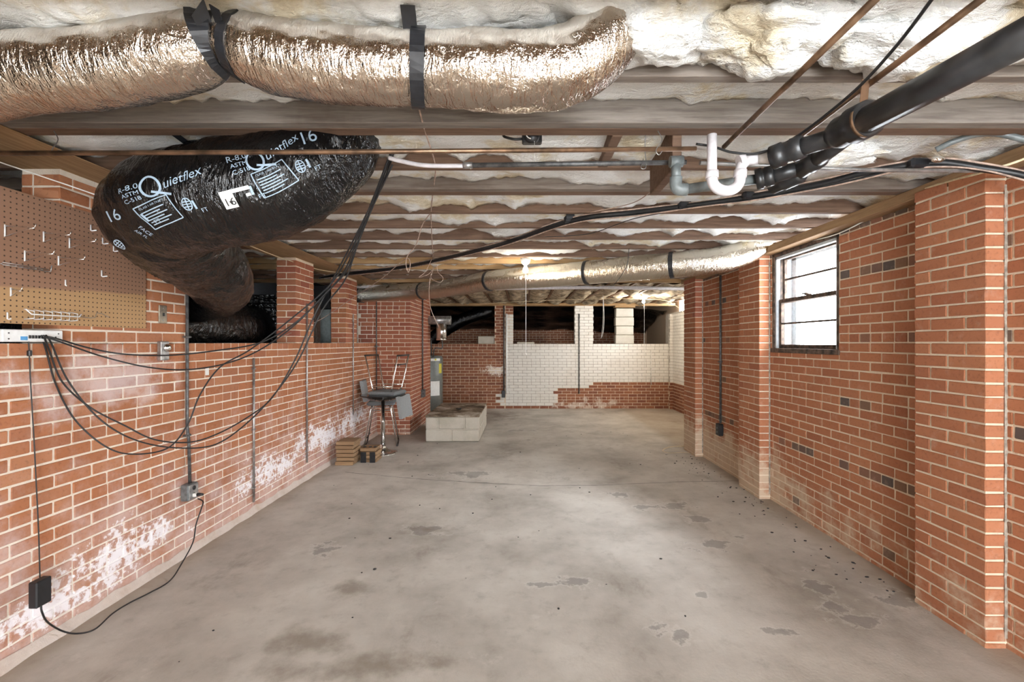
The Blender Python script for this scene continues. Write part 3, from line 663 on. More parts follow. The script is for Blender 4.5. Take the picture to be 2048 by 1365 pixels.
# ------------------------------------------------------------------ flexible ducts
def duct(pts, rad, nl, na, crk, seed, gather=(), folds=0.0):
    """returns (surface function S(s,theta)->point, path length fractions, mesh builder)"""
    q = smooth([(*p, r) for p, r in zip(pts, rad)], nl); P3 = [Vector(p[:3]) for p in q]; R = [p[3] for p in q]; fr = frames(P3); N = len(P3)
    L = [0]
    for i in range(1, N): L.append(L[-1] + (P3[i] - P3[i - 1]).length)
    def pt(i, th, extra=0.0):
        t_, u, w_ = fr[i]; s_ = L[i]; d = Vector((math.cos(th), math.sin(th), 0))
        rg = 1.0
        for (gs, gw, gd) in gather: rg -= gd * math.exp(-((s_ - gs) / gw) ** 2)
        cr = nz((d.x * 1.3, d.y * 1.3, s_ * 22), 1, seed) * .55 + abs(nz((d.x * 2.6 + s_ * 3, d.y * 2.6, s_ * 7), 1, seed + 5)) * .9 + nz((d.x * 5, d.y * 5, s_ * 30), 1, seed + 2) * .35
        if folds: cr += folds * (1 - abs(nz((d.x * 2.2 + s_ * 2.4, d.y * 2.2 - s_ * 1.8, s_ * 4.5), 1, seed + 11)) * 2.0) ** 3 * max(0, nz((d.x, d.y, s_ * 2.2), 1, seed + 17) + .45)
        r = R[i] * rg + crk * cr + extra
        return P3[i] + (u * d.x + w_ * d.y) * r
    mb = MB(); vs = [pt(i, 2 * math.pi * k / na) for i in range(N) for k in range(na)]
    mb.add(vs, [(i * na + k, i * na + (k + 1) % na, (i + 1) * na + (k + 1) % na, (i + 1) * na + k) for i in range(N - 1) for k in range(na)], 0, True)
    mb.add([vs[k] for k in range(na)], [tuple(reversed(range(na)))]); mb.add([vs[(N - 1) * na + k] for k in range(na)], [tuple(range(na))])
    def S_(s_, th, extra=0.0):
        s_ = max(0, min(L[-1] - 1e-6, s_)); i = max(j for j in range(N) if L[j] <= s_); f_ = (s_ - L[i]) / max(1e-6, L[min(i + 1, N - 1)] - L[i])
        return pt(i, th, extra) * (1 - f_) + pt(min(i + 1, N - 1), th, extra) * f_
    return S_, L, mb
def strap_ring(S_, s0, wd, th0, th1, extra, name, mat, parent, tail=None, n=26, skew=0.0):
    mb = MB(); vs = []
    for k in range(n + 1):
        th = th0 + (th1 - th0) * k / n
        for e_, ex in ((-1, extra), (1, extra), (1, extra - .006), (-1, extra - .006)): vs.append(S_(s0 + e_ * wd / 2 + skew * math.sin(th), th, ex))
    fs = []
    for k in range(n):
        for j in range(4): fs.append((k * 4 + j, k * 4 + (j + 1) % 4, (k + 1) * 4 + (j + 1) % 4, (k + 1) * 4 + j))
    mb.add(vs, fs, 0, False)
    for idx, up in ((0, tail and tail[0]), (n, tail and tail[1])):
        if up is None or not tail: continue
        a, b_ = Vector(vs[idx * 4]), Vector(vs[idx * 4 + 1]); e_ = Vector(up); d = (b_ - a).normalized() * wd / 2; nn = d.cross(e_ - (a + b_) / 2).normalized() * .002
        mb.add([a + nn, b_ + nn, b_ - nn, a - nn, e_ - d + nn, e_ + d + nn, e_ + d - nn, e_ - d - nn], [(0, 1, 5, 4), (2, 3, 7, 6), (1, 2, 6, 5), (3, 0, 4, 7), (4, 5, 6, 7)])
    return mb.build(name, mat, parent)
# long silver duct near the camera
YN = 1.42; q = [(-330, 120), (-150, 172), (60, 146), (160, 142), (250, 130), (360, 108), (440, 84), (490, 94), (560, 116), (650, 129), (750, 136), (850, 139), (950, 142), (1050, 146), (1120, 138), (1180, 108), (1222, 55), (1240, -10)]
pts = [P(px, py, YN) for px, py in q]
S1, L1, mb = duct(pts, [.112] * 5 + [.110, .092, .098] + [.108] * 2 + [.108, .104, .112, .112, .112, .11, .105, .1], 16, 64, .007, 3.0, gather=[(1.25, .05, .12)])
fd = mb.build('foil_duct', M['foil'], recalc=True); tag(fd, 'long silver foil duct sagging across the ceiling nearest the camera, two black straps', 'duct')
def s_at(L, S_, px):                                     # arc length where the path crosses an image column
    best = min((abs(VX + F * (S_(s_, 0).x) / S_(s_, 0).y - px), s_) for s_ in [L[-1] * k / 400 for k in range(400)]); return best[1]
sA, sB = s_at(L1, S1, 432), s_at(L1, S1, 838)
strap_ring(S1, sA, .060, math.radians(35), math.radians(200), .008, 'strap', M['tape'], fd, tail=((P(440, 0, 1.42)), (P(395, 14, 1.30))))
strap_ring(S1, sA + .075, .03, math.radians(20), math.radians(200), .006, 'strap', M['tape'], fd, tail=((P(446, 0, 1.45)), (P(428, 14, 1.3))))
strap_ring(S1, sB, .042, math.radians(-10), math.radians(225), .008, 'strap', M['tape'], fd, tail=((P(820, 0, 1.52)), (P(815, 10, 1.30))), skew=.02)
# far silver duct crossing under the joists
q = [(640, 592, 7.75), (724, 590, 7.30), (790, 585, 6.95), (850, 582, 6.55), (920, 573, 6.05), (985, 561, 5.55), (1080, 554, 5.2), (1170, 546, 4.95), (1260, 538, 4.65), (1340, 531, 4.42), (1420, 523, 4.3), (1475, 511, 4.3), (1515, 488, 4.35), (1530, 455, 4.38)]
S2, L2, mb = duct([P(*a) for a in q], [.115, .12, .12, .118, .118, .118, .122, .124, .124, .122, .122, .12, .115, .11], 12, 48, .007, 9.0)
fd2 = mb.build('foil_duct', M['foil2'], recalc=True); tag(fd2, 'far silver foil duct slung diagonally under the joists, four black bands', 'duct')
for px in (724, 846, 980, 1175, 1343):
    s0 = s_at(L2, S2, px); c_ = S2(s0, 0); strap_ring(S2, s0, .035, 0, 2 * math.pi, .007, 'strap', M['tape'], fd2)
MB().tube([P(650, 592, 7.6), P(722, 590, 7.31)], .125, 20).build('duct_sleeve', M['film'], fd2)
# big black insulated duct
bp = [(-.86, 2.19, 2.62), (-.92, 2.17, 2.44), (-1.12, 2.13, 2.27), (-1.36, 2.11, 2.205), (-1.60, 2.13, 2.165), (-1.79, 2.24, 2.145), (-1.90, 2.50, 2.10), (-1.985, 2.82, 2.03), (-2.10, 3.14, 1.965), (-2.36, 3.52, 1.92), (-2.8, 3.75, 1.86)]
S3, L3, mb = duct(bp, [.19, .205, .225, .232, .235, .235, .235, .222, .205, .20, .20], 22, 128, .010, 5.0, gather=[(1.12, .035, .07), (1.75, .08, .08), (2.05, .05, .05)], folds=1.1)
bd = mb.build('insulated_duct', M['film'], recalc=True); tag(bd, 'huge black plastic-jacketed duct with printed lettering, bending down to the left wall opening', 'duct')
strap_ring(S3, .78, .032, math.radians(-20), math.radians(60), .008, 'strap', M['tape'], bd, tail=(None, P(324, 250, 1.98)))
# printing on the black duct
def flat_text(txt, size, shear=0.0, ital=False):
    cu = bpy.data.curves.new('t', 'FONT'); cu.body = txt; cu.size = size; cu.shear = shear; cu.resolution_u = 3
    ob = bpy.data.objects.new('t', cu); C.objects.link(ob); dg = bpy.context.evaluated_depsgraph_get(); me = bpy.data.meshes.new_from_object(ob.evaluated_get(dg))
    bm = bmesh.new(); bm.from_mesh(me); bmesh.ops.triangulate(bm, faces=bm.faces)
    for _ in range(2):
        ed = [e for e in bm.edges if e.calc_length() > .014]
        if ed: bmesh.ops.subdivide_edges(bm, edges=ed, cuts=1)
    vs = [(v.co.x, v.co.y) for v in bm.verts]; bm.verts.index_update(); fs = [tuple(v.index for v in f.verts) for f in bm.faces]
    bm.free(); bpy.data.objects.remove(ob); bpy.data.meshes.remove(me); bpy.data.curves.remove(cu); return vs, fs
GRID = []
for i in range(110):
    for k in range(120):
        s_ = .15 + i * (L3[-1] - .3) / 110; th = 2 * math.pi * k / 120; p = S3(s_, th); d = p - Vector((0, 0, H)); e = .01
        n_ = (S3(s_ + e, th) - S3(s_ - e, th)).cross(S3(s_, th + .02) - S3(s_, th - .02)).normalized()
        ctr = (S3(s_, th + math.pi) + p) / 2
        if n_.dot(p - ctr) < 0: n_ = -n_
        if n_.dot(d) < 0: GRID.append((VX + F * d.x / d.y, HY - F * d.z / d.y, d.length, s_, th, p, n_, ctr))
def wrap(pieces, px, py, ang, name, mat, ex=.004):
    """lay flat (x, y) outlines on the skin of the black duct around the point of it that is seen at px, py"""
    g = min(GRID, key=lambda g: (g[0] - px) ** 2 + (g[1] - py) ** 2 + (g[2] * 3) ** 2); s0, th0, p, n_, ctr = g[3:]
    d = Vector((math.cos(math.radians(ang)), 0, math.sin(math.radians(ang)))); v = (p - Vector((0, 0, H))).normalized()
    n0 = (p - ctr); r = n0.length; T = (S3(s0 + .05, th0 + math.pi / 2) + S3(s0 + .05, th0 - math.pi / 2) - S3(s0 - .05, th0 + math.pi / 2) - S3(s0 - .05, th0 - math.pi / 2)).normalized(); n0 = (n0 - T * n0.dot(T)).normalized()
    t_ = (d - v * (d.dot(n0) / v.dot(n0))).normalized(); b_ = n0.cross(t_)
    if b_.z < 0: b_ = -b_
    W_ = (S3(s0, th0 + .1) - S3(s0, th0 - .1)); W_ = (W_ - T * W_.dot(T)).normalized()
    mb = MB()
    for vs, fs in pieces:
        out = []
        for (x, y) in vs:
            q = t_ * x + b_ * y; out.append(S3(s0 + q.dot(T), th0 + q.dot(W_) / r, ex))
        mb.add(out, fs)
    return mb.build(name, mat, bd)
def off(p, dx, dy): return [(x + dx, y + dy) for x, y in p[0]], p[1]
def bar(x0, y0, x1, y1, w_=.004):
    d = Vector((x1 - x0, y1 - y0)); n_ = Vector((-d.y, d.x)).normalized() * w_ / 2; k = max(1, int(d.length / .02)); vs = []; fs = []
    for i in range(k + 1): p = Vector((x0, y0)) + d * i / k; vs += [(p.x + n_.x, p.y + n_.y), (p.x - n_.x, p.y - n_.y)]
    return vs, [(2 * i, 2 * i + 1, 2 * i + 3, 2 * i + 2) for i in range(k)]
def ring(cx, cy, rx, ry, w_, a0=0, a1=6.283, n=24):
    vs = []; 
    for i in range(n + 1):
        a = a0 + (a1 - a0) * i / n; vs += [(cx + rx * math.cos(a), cy + ry * math.sin(a)), (cx + (rx - w_) * math.cos(a), cy + (ry - w_) * math.sin(a))]
    return vs, [(2 * i, 2 * i + 1, 2 * i + 3, 2 * i + 2) for i in range(n)]
def table_block():
    L_ = [bar(0, 0, .12, 0), bar(0, .10, .12, .10), bar(0, 0, 0, .10), bar(.12, 0, .12, .10)]
    for k in range(6): L_.append(bar(.01, .016 + k * .011, .075 + .02 * (k % 2), .016 + k * .011, .0042))
    L_.append(off(flat_text('CLASS 1 AIR DUCT', .011), .012, .084)); return L_
def ft_mark(): return [bar(0, 0, 0, .035, .008), off(flat_text('FT', .024), .012, -.02)]
def emblem(): return [ring(0, 0, .018, .026, .004), bar(-.013, 0, .013, 0), bar(-.012, .01, .012, .01), bar(-.012, -.01, .012, -.01), bar(0, -.024, 0, .024)]
def printing(kx, items, k=1.0):
    for nm, px, py, ang in items:
        pc = {'number': lambda: [flat_text('16', .078 * k)], 'rating': lambda: [off(flat_text('R-8.0', .038 * k), 0, .034 * k), off(flat_text('ASTM', .026 * k), .010, .006 * k), off(flat_text('C-518', .026 * k), .010, -.022 * k)],
              'logo': lambda: [ring(.03, .025, .036, .044, .008), bar(.028, .004, .085, -.030, .009)], 'word': lambda: [off(flat_text('uietflex', .052, .35), .066, .0)],
              'table': table_block, 'mark': ft_mark, 'emblem': emblem, 'code': lambda: [flat_text('FACE', .022), off(flat_text('AIR FL', .018), 0, -.024)]}[nm]()
        wrap(pc, px, py, ang, 'printed_' + nm, M['print'])
printing(0, [('number', 400, 378, 12), ('rating', 452, 344, 16), ('logo', 503, 338, 24), ('word', 503, 338, 24), ('table', 528, 398, 22), ('mark', 510, 390, 14), ('emblem', 600, 334, 20), ('mark', 617, 335, 20), ('number', 600, 288, 12)])
printing(1, [('number', 224, 446, 22), ('rating', 247, 402, 26), ('logo', 290, 394, 26), ('word', 290, 394, 26), ('table', 312, 462, 30), ('mark', 298, 447, 28), ('code', 276, 452, -40), ('emblem', 374, 412, 10), ('mark', 394, 418, 20), ('emblem', 238, 490, 30)], .85)
wrap([([(0, 0), (.045, 0), (.045, .055), (0, .055)], [(0, 1, 2, 3)]), ([(.0, .055), (.105, .055), (.105, .070), (0, .070)], [(0, 1, 2, 3)]), ([(.085, .030), (.10, .030), (.10, .042), (.085, .042)], [(0, 1, 2, 3)])], 455, 418, 12, 'white_sticker', M['sticker'], .005)
wrap([off(flat_text('16', .042), .004, .012)], 455, 418, 12, 'sticker_number', M['black'], .0065)
# second black duct and plenum beyond the opening
S4, L4, mb = duct([(-2.98, 2.7, 1.66), (-2.92, 3.5, 1.65), (-2.90, 4.2, 1.65), (-2.97, 5.02, 1.68)], [.225, .225, .225, .225], 24, 96, .013, 15.0, folds=1.2)
tag(mb.build('insulated_duct', M['film'], recalc=True), 'smaller black crinkled duct lying in the crawl space behind the left wall opening', 'duct')
pm = MB(); pm.grid(lambda u, v: (-3.35 + .75 * u, 5.05 + .012 * fb((u * 18, v * 18, 0), 1, 3, 2) - .012 * abs(math.sin(u * 40) * math.sin(v * 40)), 1.43 + .62 * v), 60, 60); pm.box((-3.35, 5.06, 1.42), (-2.62, 5.9, 2.05))
pt = pm.build('duct_plenum', M['film']); tag(pt, 'black quilted plenum box seen through the first left wall opening', 'plenum')
MB().box((-2.655, 5.035, 1.42), (-2.62, 5.055, 2.06), bev=.004).build('corner_strip', M['wood_pine'], pt)
fu = thing('furnace', 'grey metal furnace cabinet seen between the two brick sill piers', 'furnace', (-2.95, 6.6, 1.40))
MB().box((-3.3, 6.3, 1.40), (-2.66, 6.95, 1.98), bev=.008).build('cabinet', M['furnace'], fu)
MB().box((-3.3, 6.29, 1.99), (-2.67, 6.95, 2.3), bev=.008).build('top_plenum', M['black'], fu); MB().box((-2.655, 6.4, 1.46), (-2.65, 6.85, 1.9)).build('door_panel', M['furnace'], fu)
# black plastic sheet in the far crawl space
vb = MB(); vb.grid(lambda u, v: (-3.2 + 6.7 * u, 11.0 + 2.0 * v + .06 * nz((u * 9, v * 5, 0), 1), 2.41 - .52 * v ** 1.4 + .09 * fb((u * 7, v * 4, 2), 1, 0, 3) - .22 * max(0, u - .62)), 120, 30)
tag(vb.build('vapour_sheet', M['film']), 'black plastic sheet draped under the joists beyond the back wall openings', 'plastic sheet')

# ------------------------------------------------------------------ pipes
def pipe(name, label, cat, pts, r, mat, n=14, group=None, sm=0):
    p = [P(*a) for a in pts]; p = smooth(p, sm) if sm else p
    return tag(MB().tube(p, r, n).build(name, M[mat], recalc=True), label, cat, group)
def clampon(parent, p, r, mat='wood_brown'):
    return MB().tube([Vector(p) + Vector((r * 1.15 * math.cos(a), 0, r * 1.15 * math.sin(a))) for a in [math.pi * .9 + k * math.pi * 1.2 / 10 for k in range(11)]] , .002, 6).build('pipe_hook', M[mat], parent)
a = pipe('copper_pipe', 'long brown copper pipe crossing the room in front of the black duct', 'pipe', [(-250, 308, 1.78), (700, 304, 1.80), (1392, 298, 1.82)], .0095, 'copper')
for px in (110, 1318): MB().tube(smooth([P(px - 2, 262, 1.86), P(px + 6, 280, 1.83), P(px - 6, 300, 1.80), P(px, 310, 1.80), P(px + 8, 300, 1.82)], 5), .0018, 6).build('pipe_hook', M['steel'], a)
a = pipe('copper_pipe', 'second cross pipe, grey steel, just behind the long brown one', 'pipe', [(932, 331, 2.0), (1150, 328, 2.0), (1372, 325, 2.0)], .0105, 'conduit')
MB().tube([P(926, 331, 2.0), P(945, 331, 2.0)], .014, 14).build('coupling', M['steel'], a)
MB().tube(smooth([P(1287, 318, 2.0), P(1282, 336, 1.985), P(1292, 334, 1.99), P(1290, 300, 2.0), P(1291, 268, 2.0)], 5), .0018, 6).build('pipe_hook', M['steel'], a)
pipe('water_hose', 'white plastic water hose with faint printing, joined to the grey cross pipe', 'hose', [(778, 316, 2.02), (800, 322, 2.01), (850, 331, 2.0), (930, 332, 2.0)], .0095, 'pvc', sm=8)
pipe('copper_pipe', 'bare brown copper pipe running overhead on the right, left one of the pair', 'pipe', [(1790, -40, 1.0), (1448, 294, 1.835)], .0095, 'copper')
pipe('copper_pipe', 'rusty brown copper pipe running overhead on the right, beside the black drain', 'pipe', [(2040, -60, .99), (1575, 292, 1.88)], .0095, 'copper')
pipe('steel_pipe', 'thin grey pipe along the joists at right, behind the drain hubs', 'pipe', [(1400, 326, 2.03), (1720, 340, 2.15), (2120, 344, 2.15)], .009, 'steel')
pipe('overhead_cable', 'black cable sagging overhead between the two bare copper pipes', 'cable', [(1885, -30, 1.02), (1790, 95, 1.2), (1700, 190, 1.42), (1590, 275, 1.66), (1520, 306, 1.74), (1465, 305, 1.78), (1428, 294, 1.81), (1392, 288, 1.83)], .0045, 'rubber', sm=8)
pipe('flexible_conduit', 'grey flexible conduit arching at the upper right above the brick pier', 'conduit', [(1872, 300, 2.12), (1905, 284, 2.08), (1960, 268, 2.04), (2010, 270, 2.0), (2090, 292, 1.95)], .013, 'pvc_grey', sm=8)
pipe('white_pipe', 'pale plastic pipe running across the far room behind the silver duct', 'pipe', [(650, 574, 7.12), (800, 573, 7.12), (1000, 577, 7.12), (1200, 575, 7.12), (1420, 579, 7.12)], .028, 'pvc')
# drain: trap, hubs, black pipe
dr = thing('drain_pipe', 'black plastic drain pipe with hubs coming down from the upper right', 'pipe', P(1700, 262, 1.52))
def seg(name, a, b_, r, mat, par, n=20):
    return MB().tube([P(*a), P(*b_)], r, n).build(name, M[mat], par, recalc=True)
seg('main_pipe', (2110, 42, .93), (1716, 250, 1.44), .0405, 'abs', dr)
def hubl(a, b_, prof, mat, par, name='hub', n=22):
    A, B_ = P(*a), P(*b_); k = len(prof) - 1; mb = MB(); mb.tube([A + (B_ - A) * t for t, r in prof], [r for t, r in prof], n); return mb.build(name, M[mat], par, recalc=True)
hubl((1745, 233, 1.40), (1668, 272, 1.55), [(0, .047), (.06, .056), (.45, .058), (.5, .05), (.8, .052), (1, .040)], 'abs', dr)
MB().tube([P(1733, 240, 1.415), P(1727, 243, 1.425)], .0525, 22).build('rust_ring', M['copper'], dr)
seg('branch_pipe', (1690, 268, 1.53), (1585, 300, 1.66), .031, 'abs', dr)
hubl((1608, 292, 1.635), (1545, 316, 1.72), [(0, .033), (.02, .041), (.35, .043), (.4, .037), (.62, .037), (.66, .044), (1, .044)], 'abs', dr)
seg('lower_branch', (1690, 275, 1.54), (1620, 330, 1.80), .031, 'abs', dr)
hubl((1640, 312, 1.73), (1603, 338, 1.83), [(0, .034), (.05, .042), (.5, .043), (.55, .038), (1, .038)], 'abs', dr)
seg('lower_branch', (1615, 333, 1.82), (1530, 356, 1.88), .030, 'abs', dr)
hubl((1548, 350, 1.865), (1512, 360, 1.90), [(0, .033), (.05, .041), (.45, .041), (.5, .037), (.6, .037), (.65, .043), (1, .043)], 'abs', dr)
hubl((1605, 345, 1.85), (1545, 372, 1.98), [(0, .032), (.1, .040), (.6, .041), (.65, .036), (1, .036)], 'abs', dr)
hg = MB(); hg.box((-.012, -.001, 0), (.012, .001, .12), M=Matrix.Translation(P(1724, 236, 1.42)) @ Matrix.Rotation(.1, 4, 'Y')); hg.build('hanger_strap', M['copper'], dr)
tp = thing('sink_trap', 'white plastic sink trap hanging in a U below the pipes, joined to the black hub', 'pipe', P(1440, 385, 1.78))
YT = 1.78; seg('tail_pipe', (1424, 270, YT), (1424, 352, YT), .0185, 'pvc', tp)
U = [P(1424, 345, YT)] + [P(1452 - 28 * math.cos(a), 358 - 0 + 24 * math.sin(a), YT) for a in [k * math.pi / 14 for k in range(15)]] + [P(1480, 345, YT), P(1483, 332, YT), P(1492, 322, YT), P(1506, 319, YT)]
MB().tube(U, .0205, 18).build('trap_bend', M['pvc'], tp, recalc=True)
for a, b_, r in (((1424, 343, YT), (1424, 357, YT), .0245), ((1481, 341, YT), (1480, 355, YT), .0245), ((1477, 324, YT), (1489, 320, YT), .024)): seg('slip_nut', a, b_, r, 'pvc', tp)
seg('waste_arm', (1486, 322, YT), (1522, 318, 1.765), .0185, 'pvc', tp); seg('clear_coupling', (1520, 318, 1.765), (1550, 313, 1.725), .021, 'clear', tp)
gp = thing('grey_drain', 'grey plastic drain elbow and pipe passing behind the white sink trap', 'pipe', P(1352, 385, 1.95))
seg('drop_pipe', (1352, 318, 1.95), (1352, 368, 1.95), .020, 'pvc_grey', gp); seg('run_pipe', (1362, 380, 1.95), (1518, 358, 1.90), .0205, 'pvc_grey', gp)
MB().tube(smooth([P(1352, 355, 1.95), P(1352, 372, 1.95), P(1359, 379, 1.95), P(1374, 379, 1.95)], 6), .026, 18).build('elbow', M['pvc_grey'], gp, recalc=True)
MB().tube([P(1340, 324, 1.95), P(1365, 323, 1.95)], .024, 16).build('tee', M['pvc_grey'], gp)
# ------------------------------------------------------------------ cables
def cable(name, label, pts, r, mat, cat='cable', n=8, sm=8, group=None, parent=None):
    return tag(MB().tube(smooth([P(*a) for a in pts], sm), r, n).build(name, M[mat], parent, recalc=True), label, cat, group)
bun = [(2110, 372, 2.05), (2040, 352, 2.12), (1960, 334, 2.18), (1880, 326, 2.25), (1800, 333, 2.33), (1720, 350, 2.45), (1640, 368, 2.58), (1500, 394, 2.83), (1400, 409, 3.0), (1270, 425, 3.2), (1140, 442, 3.42), (1000, 489, 4.25), (860, 524, 5.15), (780, 538, 5.6), (690, 548, 6.0), (640, 556, 6.35)]
cb = thing('cable_bundle', 'thick black cable bundle strung under the joists from right pier to left wall', 'cable', P(1140, 442, 3.4))
for i, (dz, dx, r, mt) in enumerate([(0, 0, .017, 'rubber'), (.020, .0, .005, 'pink_wire'), (-.020, .004, .006, 'rubber'), (-.026, .006, .0045, 'pink_wire')]):
    MB().tube(smooth([P(a[0], a[1], a[2] * .972) + Vector((dx, -.006 * i, dz + .012 * nz((k * .7, i * 3, 0), 1))) for k, a in enumerate(bun)], 8), r, 8).build('cable_strand', M[mt], cb, recalc=True)
for px, py, Y_ in ((1140, 440, 3.42), (1500, 392, 2.83), (1836, 328, 2.28), (1370, 412, 3.05)): p = P(px, py, Y_ * .972); MB().box(p - Vector((.045, .024, .024)), p + Vector((.045, .024, .026)), bev=.012, M=None).build('tape_wrap', M['tape'], cb)
p = P(1140, 438, 3.42 * .972); MB().box(p - Vector((.03, .028, .01)), p + Vector((.03, -.022, .06)), bev=.003).build('cable_staple', M['black'], cb)
p = P(1868, 324, 2.25 * .965); mbq = MB(); mbq.sphere(p + Vector((0, -.02, .004)), .022, 12, sc=(1.6, .6, .7)); mbq.build('foil_patch', M['foil'], cb)
cable('house_cable', 'cream cable clipped along the top of the right wall above the window', [(2110, 285, 1.98), (2048, 318, 2.06), (1965, 345, 2.14), (1900, 362, 2.38), (1820, 388, 2.75), (1740, 424, 3.1), (1690, 452, 3.38), (1600, 480, 3.95), (1530, 502, 4.4), (1450, 528, 5.4)], .006, 'yellow_cable')
cable('house_cable', 'second cream cable over the window head, just under the first', [(1845, 382, 2.72), (1760, 425, 3.05), (1680, 466, 3.4), (1610, 486, 3.9), (1545, 508, 4.36)], .005, 'cord')
# patch box with its leads
pbx = thing('network_box', 'white metal network box with black leads on the left sill under the pegboard', 'network box', (-2.42, 2.1, SIL))
MB().box((-2.56, 2.075, SIL + .004), (-2.372, 2.350, SIL + .062), bev=.004).build('case', M['white_metal'], pbx)
for y in (2.10, 2.325):
    for z in (.018, .045): MB().lathe((-2.372, y, SIL + z), [(.0035, -.002), (.0035, .002)], 8, axis='x').build('screw', M['conduit'], pbx)
for k in range(6): MB().box((-2.375, 2.185 + k * .014, SIL + .02), (-2.3695, 2.196 + k * .014, SIL + .036), bev=.001).build('port', M['black'], pbx)
MB().box((-2.373, 2.15, SIL + .012), (-2.3705, 2.18, SIL + .03)).build('blue_print', M['blue'], pbx)
for k in range(4): MB().box((-2.373, 2.275 + k * .011, SIL + .018 + .006 * (k % 2)), (-2.3705, 2.282 + k * .011, SIL + .025 + .006 * (k % 2))).build('printed_mark', M['black'], pbx)
jp = lambda k: (72 + k * 5, 671, 2.24)
TOPS = [(690, 540, 2.62), (722, 455, 2.48), (757, 380, 2.36), (786, 300, 2.24)]
cable('patch_cable', 'black network cable, uppermost of the leads sagging along the left wall', [jp(0), (110, 677, 2.27), (180, 697, 2.40), (250, 709, 2.5), (340, 711, 2.55), (430, 702, 2.6), (520, 686, 2.62), (585, 650, 2.64), (640, 600, 2.66)] + TOPS, .0042, 'rubber', group='leads from the network box')
cable('patch_cable', 'black network cable, second from the top of the leads on the left wall', [jp(1), (120, 684, 2.28), (200, 712, 2.45), (290, 734, 2.55), (370, 740, 2.6), (450, 728, 2.63), (520, 700, 2.64), (590, 650, 2.65), (648, 590, 2.65)] + [(a + 4, b_, c) for a, b_, c in TOPS], .0042, 'rubber', group='leads from the network box')
cable('patch_cable', 'black network cable hanging deepest, looping low past the wall conduit', [jp(2), (92, 700, 2.28), (112, 770, 2.33), (150, 840, 2.40), (210, 893, 2.47), (265, 909, 2.52), (335, 897, 2.57), (375, 850, 2.60), (400, 790, 2.62), (440, 735, 2.63), (500, 700, 2.64), (580, 640, 2.66), (660, 570, 2.66), (700, 505, 2.56), (735, 425, 2.42), (776, 320, 2.24)], .0042, 'rubber', group='leads from the network box')
cable('patch_cable', 'black network cable in the long middle loop, upper of the crossing pair', [jp(3), (100, 705, 2.29), (125, 765, 2.35), (180, 815, 2.44), (250, 852, 2.5), (310, 880, 2.55), (380, 885, 2.6), (440, 866, 2.63), (500, 832, 2.65), (545, 795, 2.66), (590, 720, 2.67), (625, 640, 2.67), (660, 570, 2.66)] + [(a - 6, b_ + 8, c) for a, b_, c in TOPS[1:]], .0042, 'rubber', group='leads from the network box')
cable('patch_cable', 'black network cable in the long middle loop, lower of the crossing pair', [jp(4), (104, 690, 2.29), (135, 760, 2.36), (190, 830, 2.45), (250, 872, 2.51), (320, 893, 2.56), (400, 896, 2.61), (450, 880, 2.64), (510, 832, 2.66), (560, 775, 2.67), (600, 715, 2.68), (645, 620, 2.68), (690, 560, 2.64), (715, 490, 2.54), (745, 415, 2.42), (785, 330, 2.26)], .0042, 'rubber', group='leads from the network box')
# power lead, adapter, outlet
pa = thing('power_adapter', 'black power brick hanging low on the left wall by its cord', 'adapter', P(84, 1190, 2.14))
Yw = 2.16
MB().tube(smooth([P(57, 676, 2.19), P(58, 700, 2.19), P(62, 780, 2.2), P(68, 880, 2.2), P(72, 960, 2.2), P(77, 1060, 2.2), P(80, 1160, 2.2)], 8), .0028, 6).build('upper_cord', M['rubber'], pa)
p = P(59, 707, 2.19); MB().box(p - Vector((.008, .008, .014)), p + Vector((.008, .008, .014)), bev=.003).build('ferrite_bead', M['black'], pa)
p = P(84, 1185, 2.17); MB().box(p + Vector((-.03, -.036, -.062)), p + Vector((.012, .036, .062)), bev=.005).build('brick_case', M['black'], pa)
MB().tube(smooth([P(82, 1212, 2.17), P(84, 1225, 2.17), P(95, 1245, 2.22), P(125, 1263, 2.33), P(155, 1268, 2.345), P(190, 1259, 2.38), P(225, 1228, 2.52), P(260, 1206, 2.64), P(300, 1186, 2.74), P(340, 1162, 2.88), P(365, 1125, 3.0), P(386, 1085, 3.15), P(392, 1050, 3.15), P(402, 1020, 3.18), P(406, 1004, 3.22), P(396, 998, 3.26)], 8), .0042, 8).build('mains_cord', M['rubber'], pa)
oc = thing('wall_conduit', 'dark vertical conduit on the left wall ending in a grey outlet box', 'conduit', P(368, 1005, 3.22))
yc = 3.235; xw = XL + .016
MB().tube([(xw, yc, 2.40), (xw, yc, SIL - .6), (xw + .004, yc + .01, SIL - .70), (xw + .012, yc + .010, .51)], .0105, 10).build('tube', M['conduit'], oc)
obx = MB().box((XL, yc - .045, .40), (XL + .055, yc + .055, .515), bev=.006).build('outlet_box', M['grey_box'], oc)
MB().box((XL + .055, yc - .04, .405), (XL + .060, yc + .05, .51), bev=.003).build('cover', M['steel'], obx)
for z in (.435, .483): MB().lathe((XL + .060, yc + .006, z), [(.015, 0), (.015, .004)], 14, axis='x').build('socket', M['black'], obx)
MB().box((XL + .06, yc - .012, .423), (XL + .085, yc + .024, .447), bev=.003).build('plug_face', M['white_plastic'], oc); MB().tube([(XL + .085, yc + .006, .435), (XL + .125, yc + .006, .435)], [.013, .008], 10).build('plug', M['black'], oc)
for z in (2.2, 1.55, .85): MB().box((XL, yc - .025, z), (XL + .03, yc + .025, z + .014), bev=.003).build('pipe_strap', M['conduit'], oc)
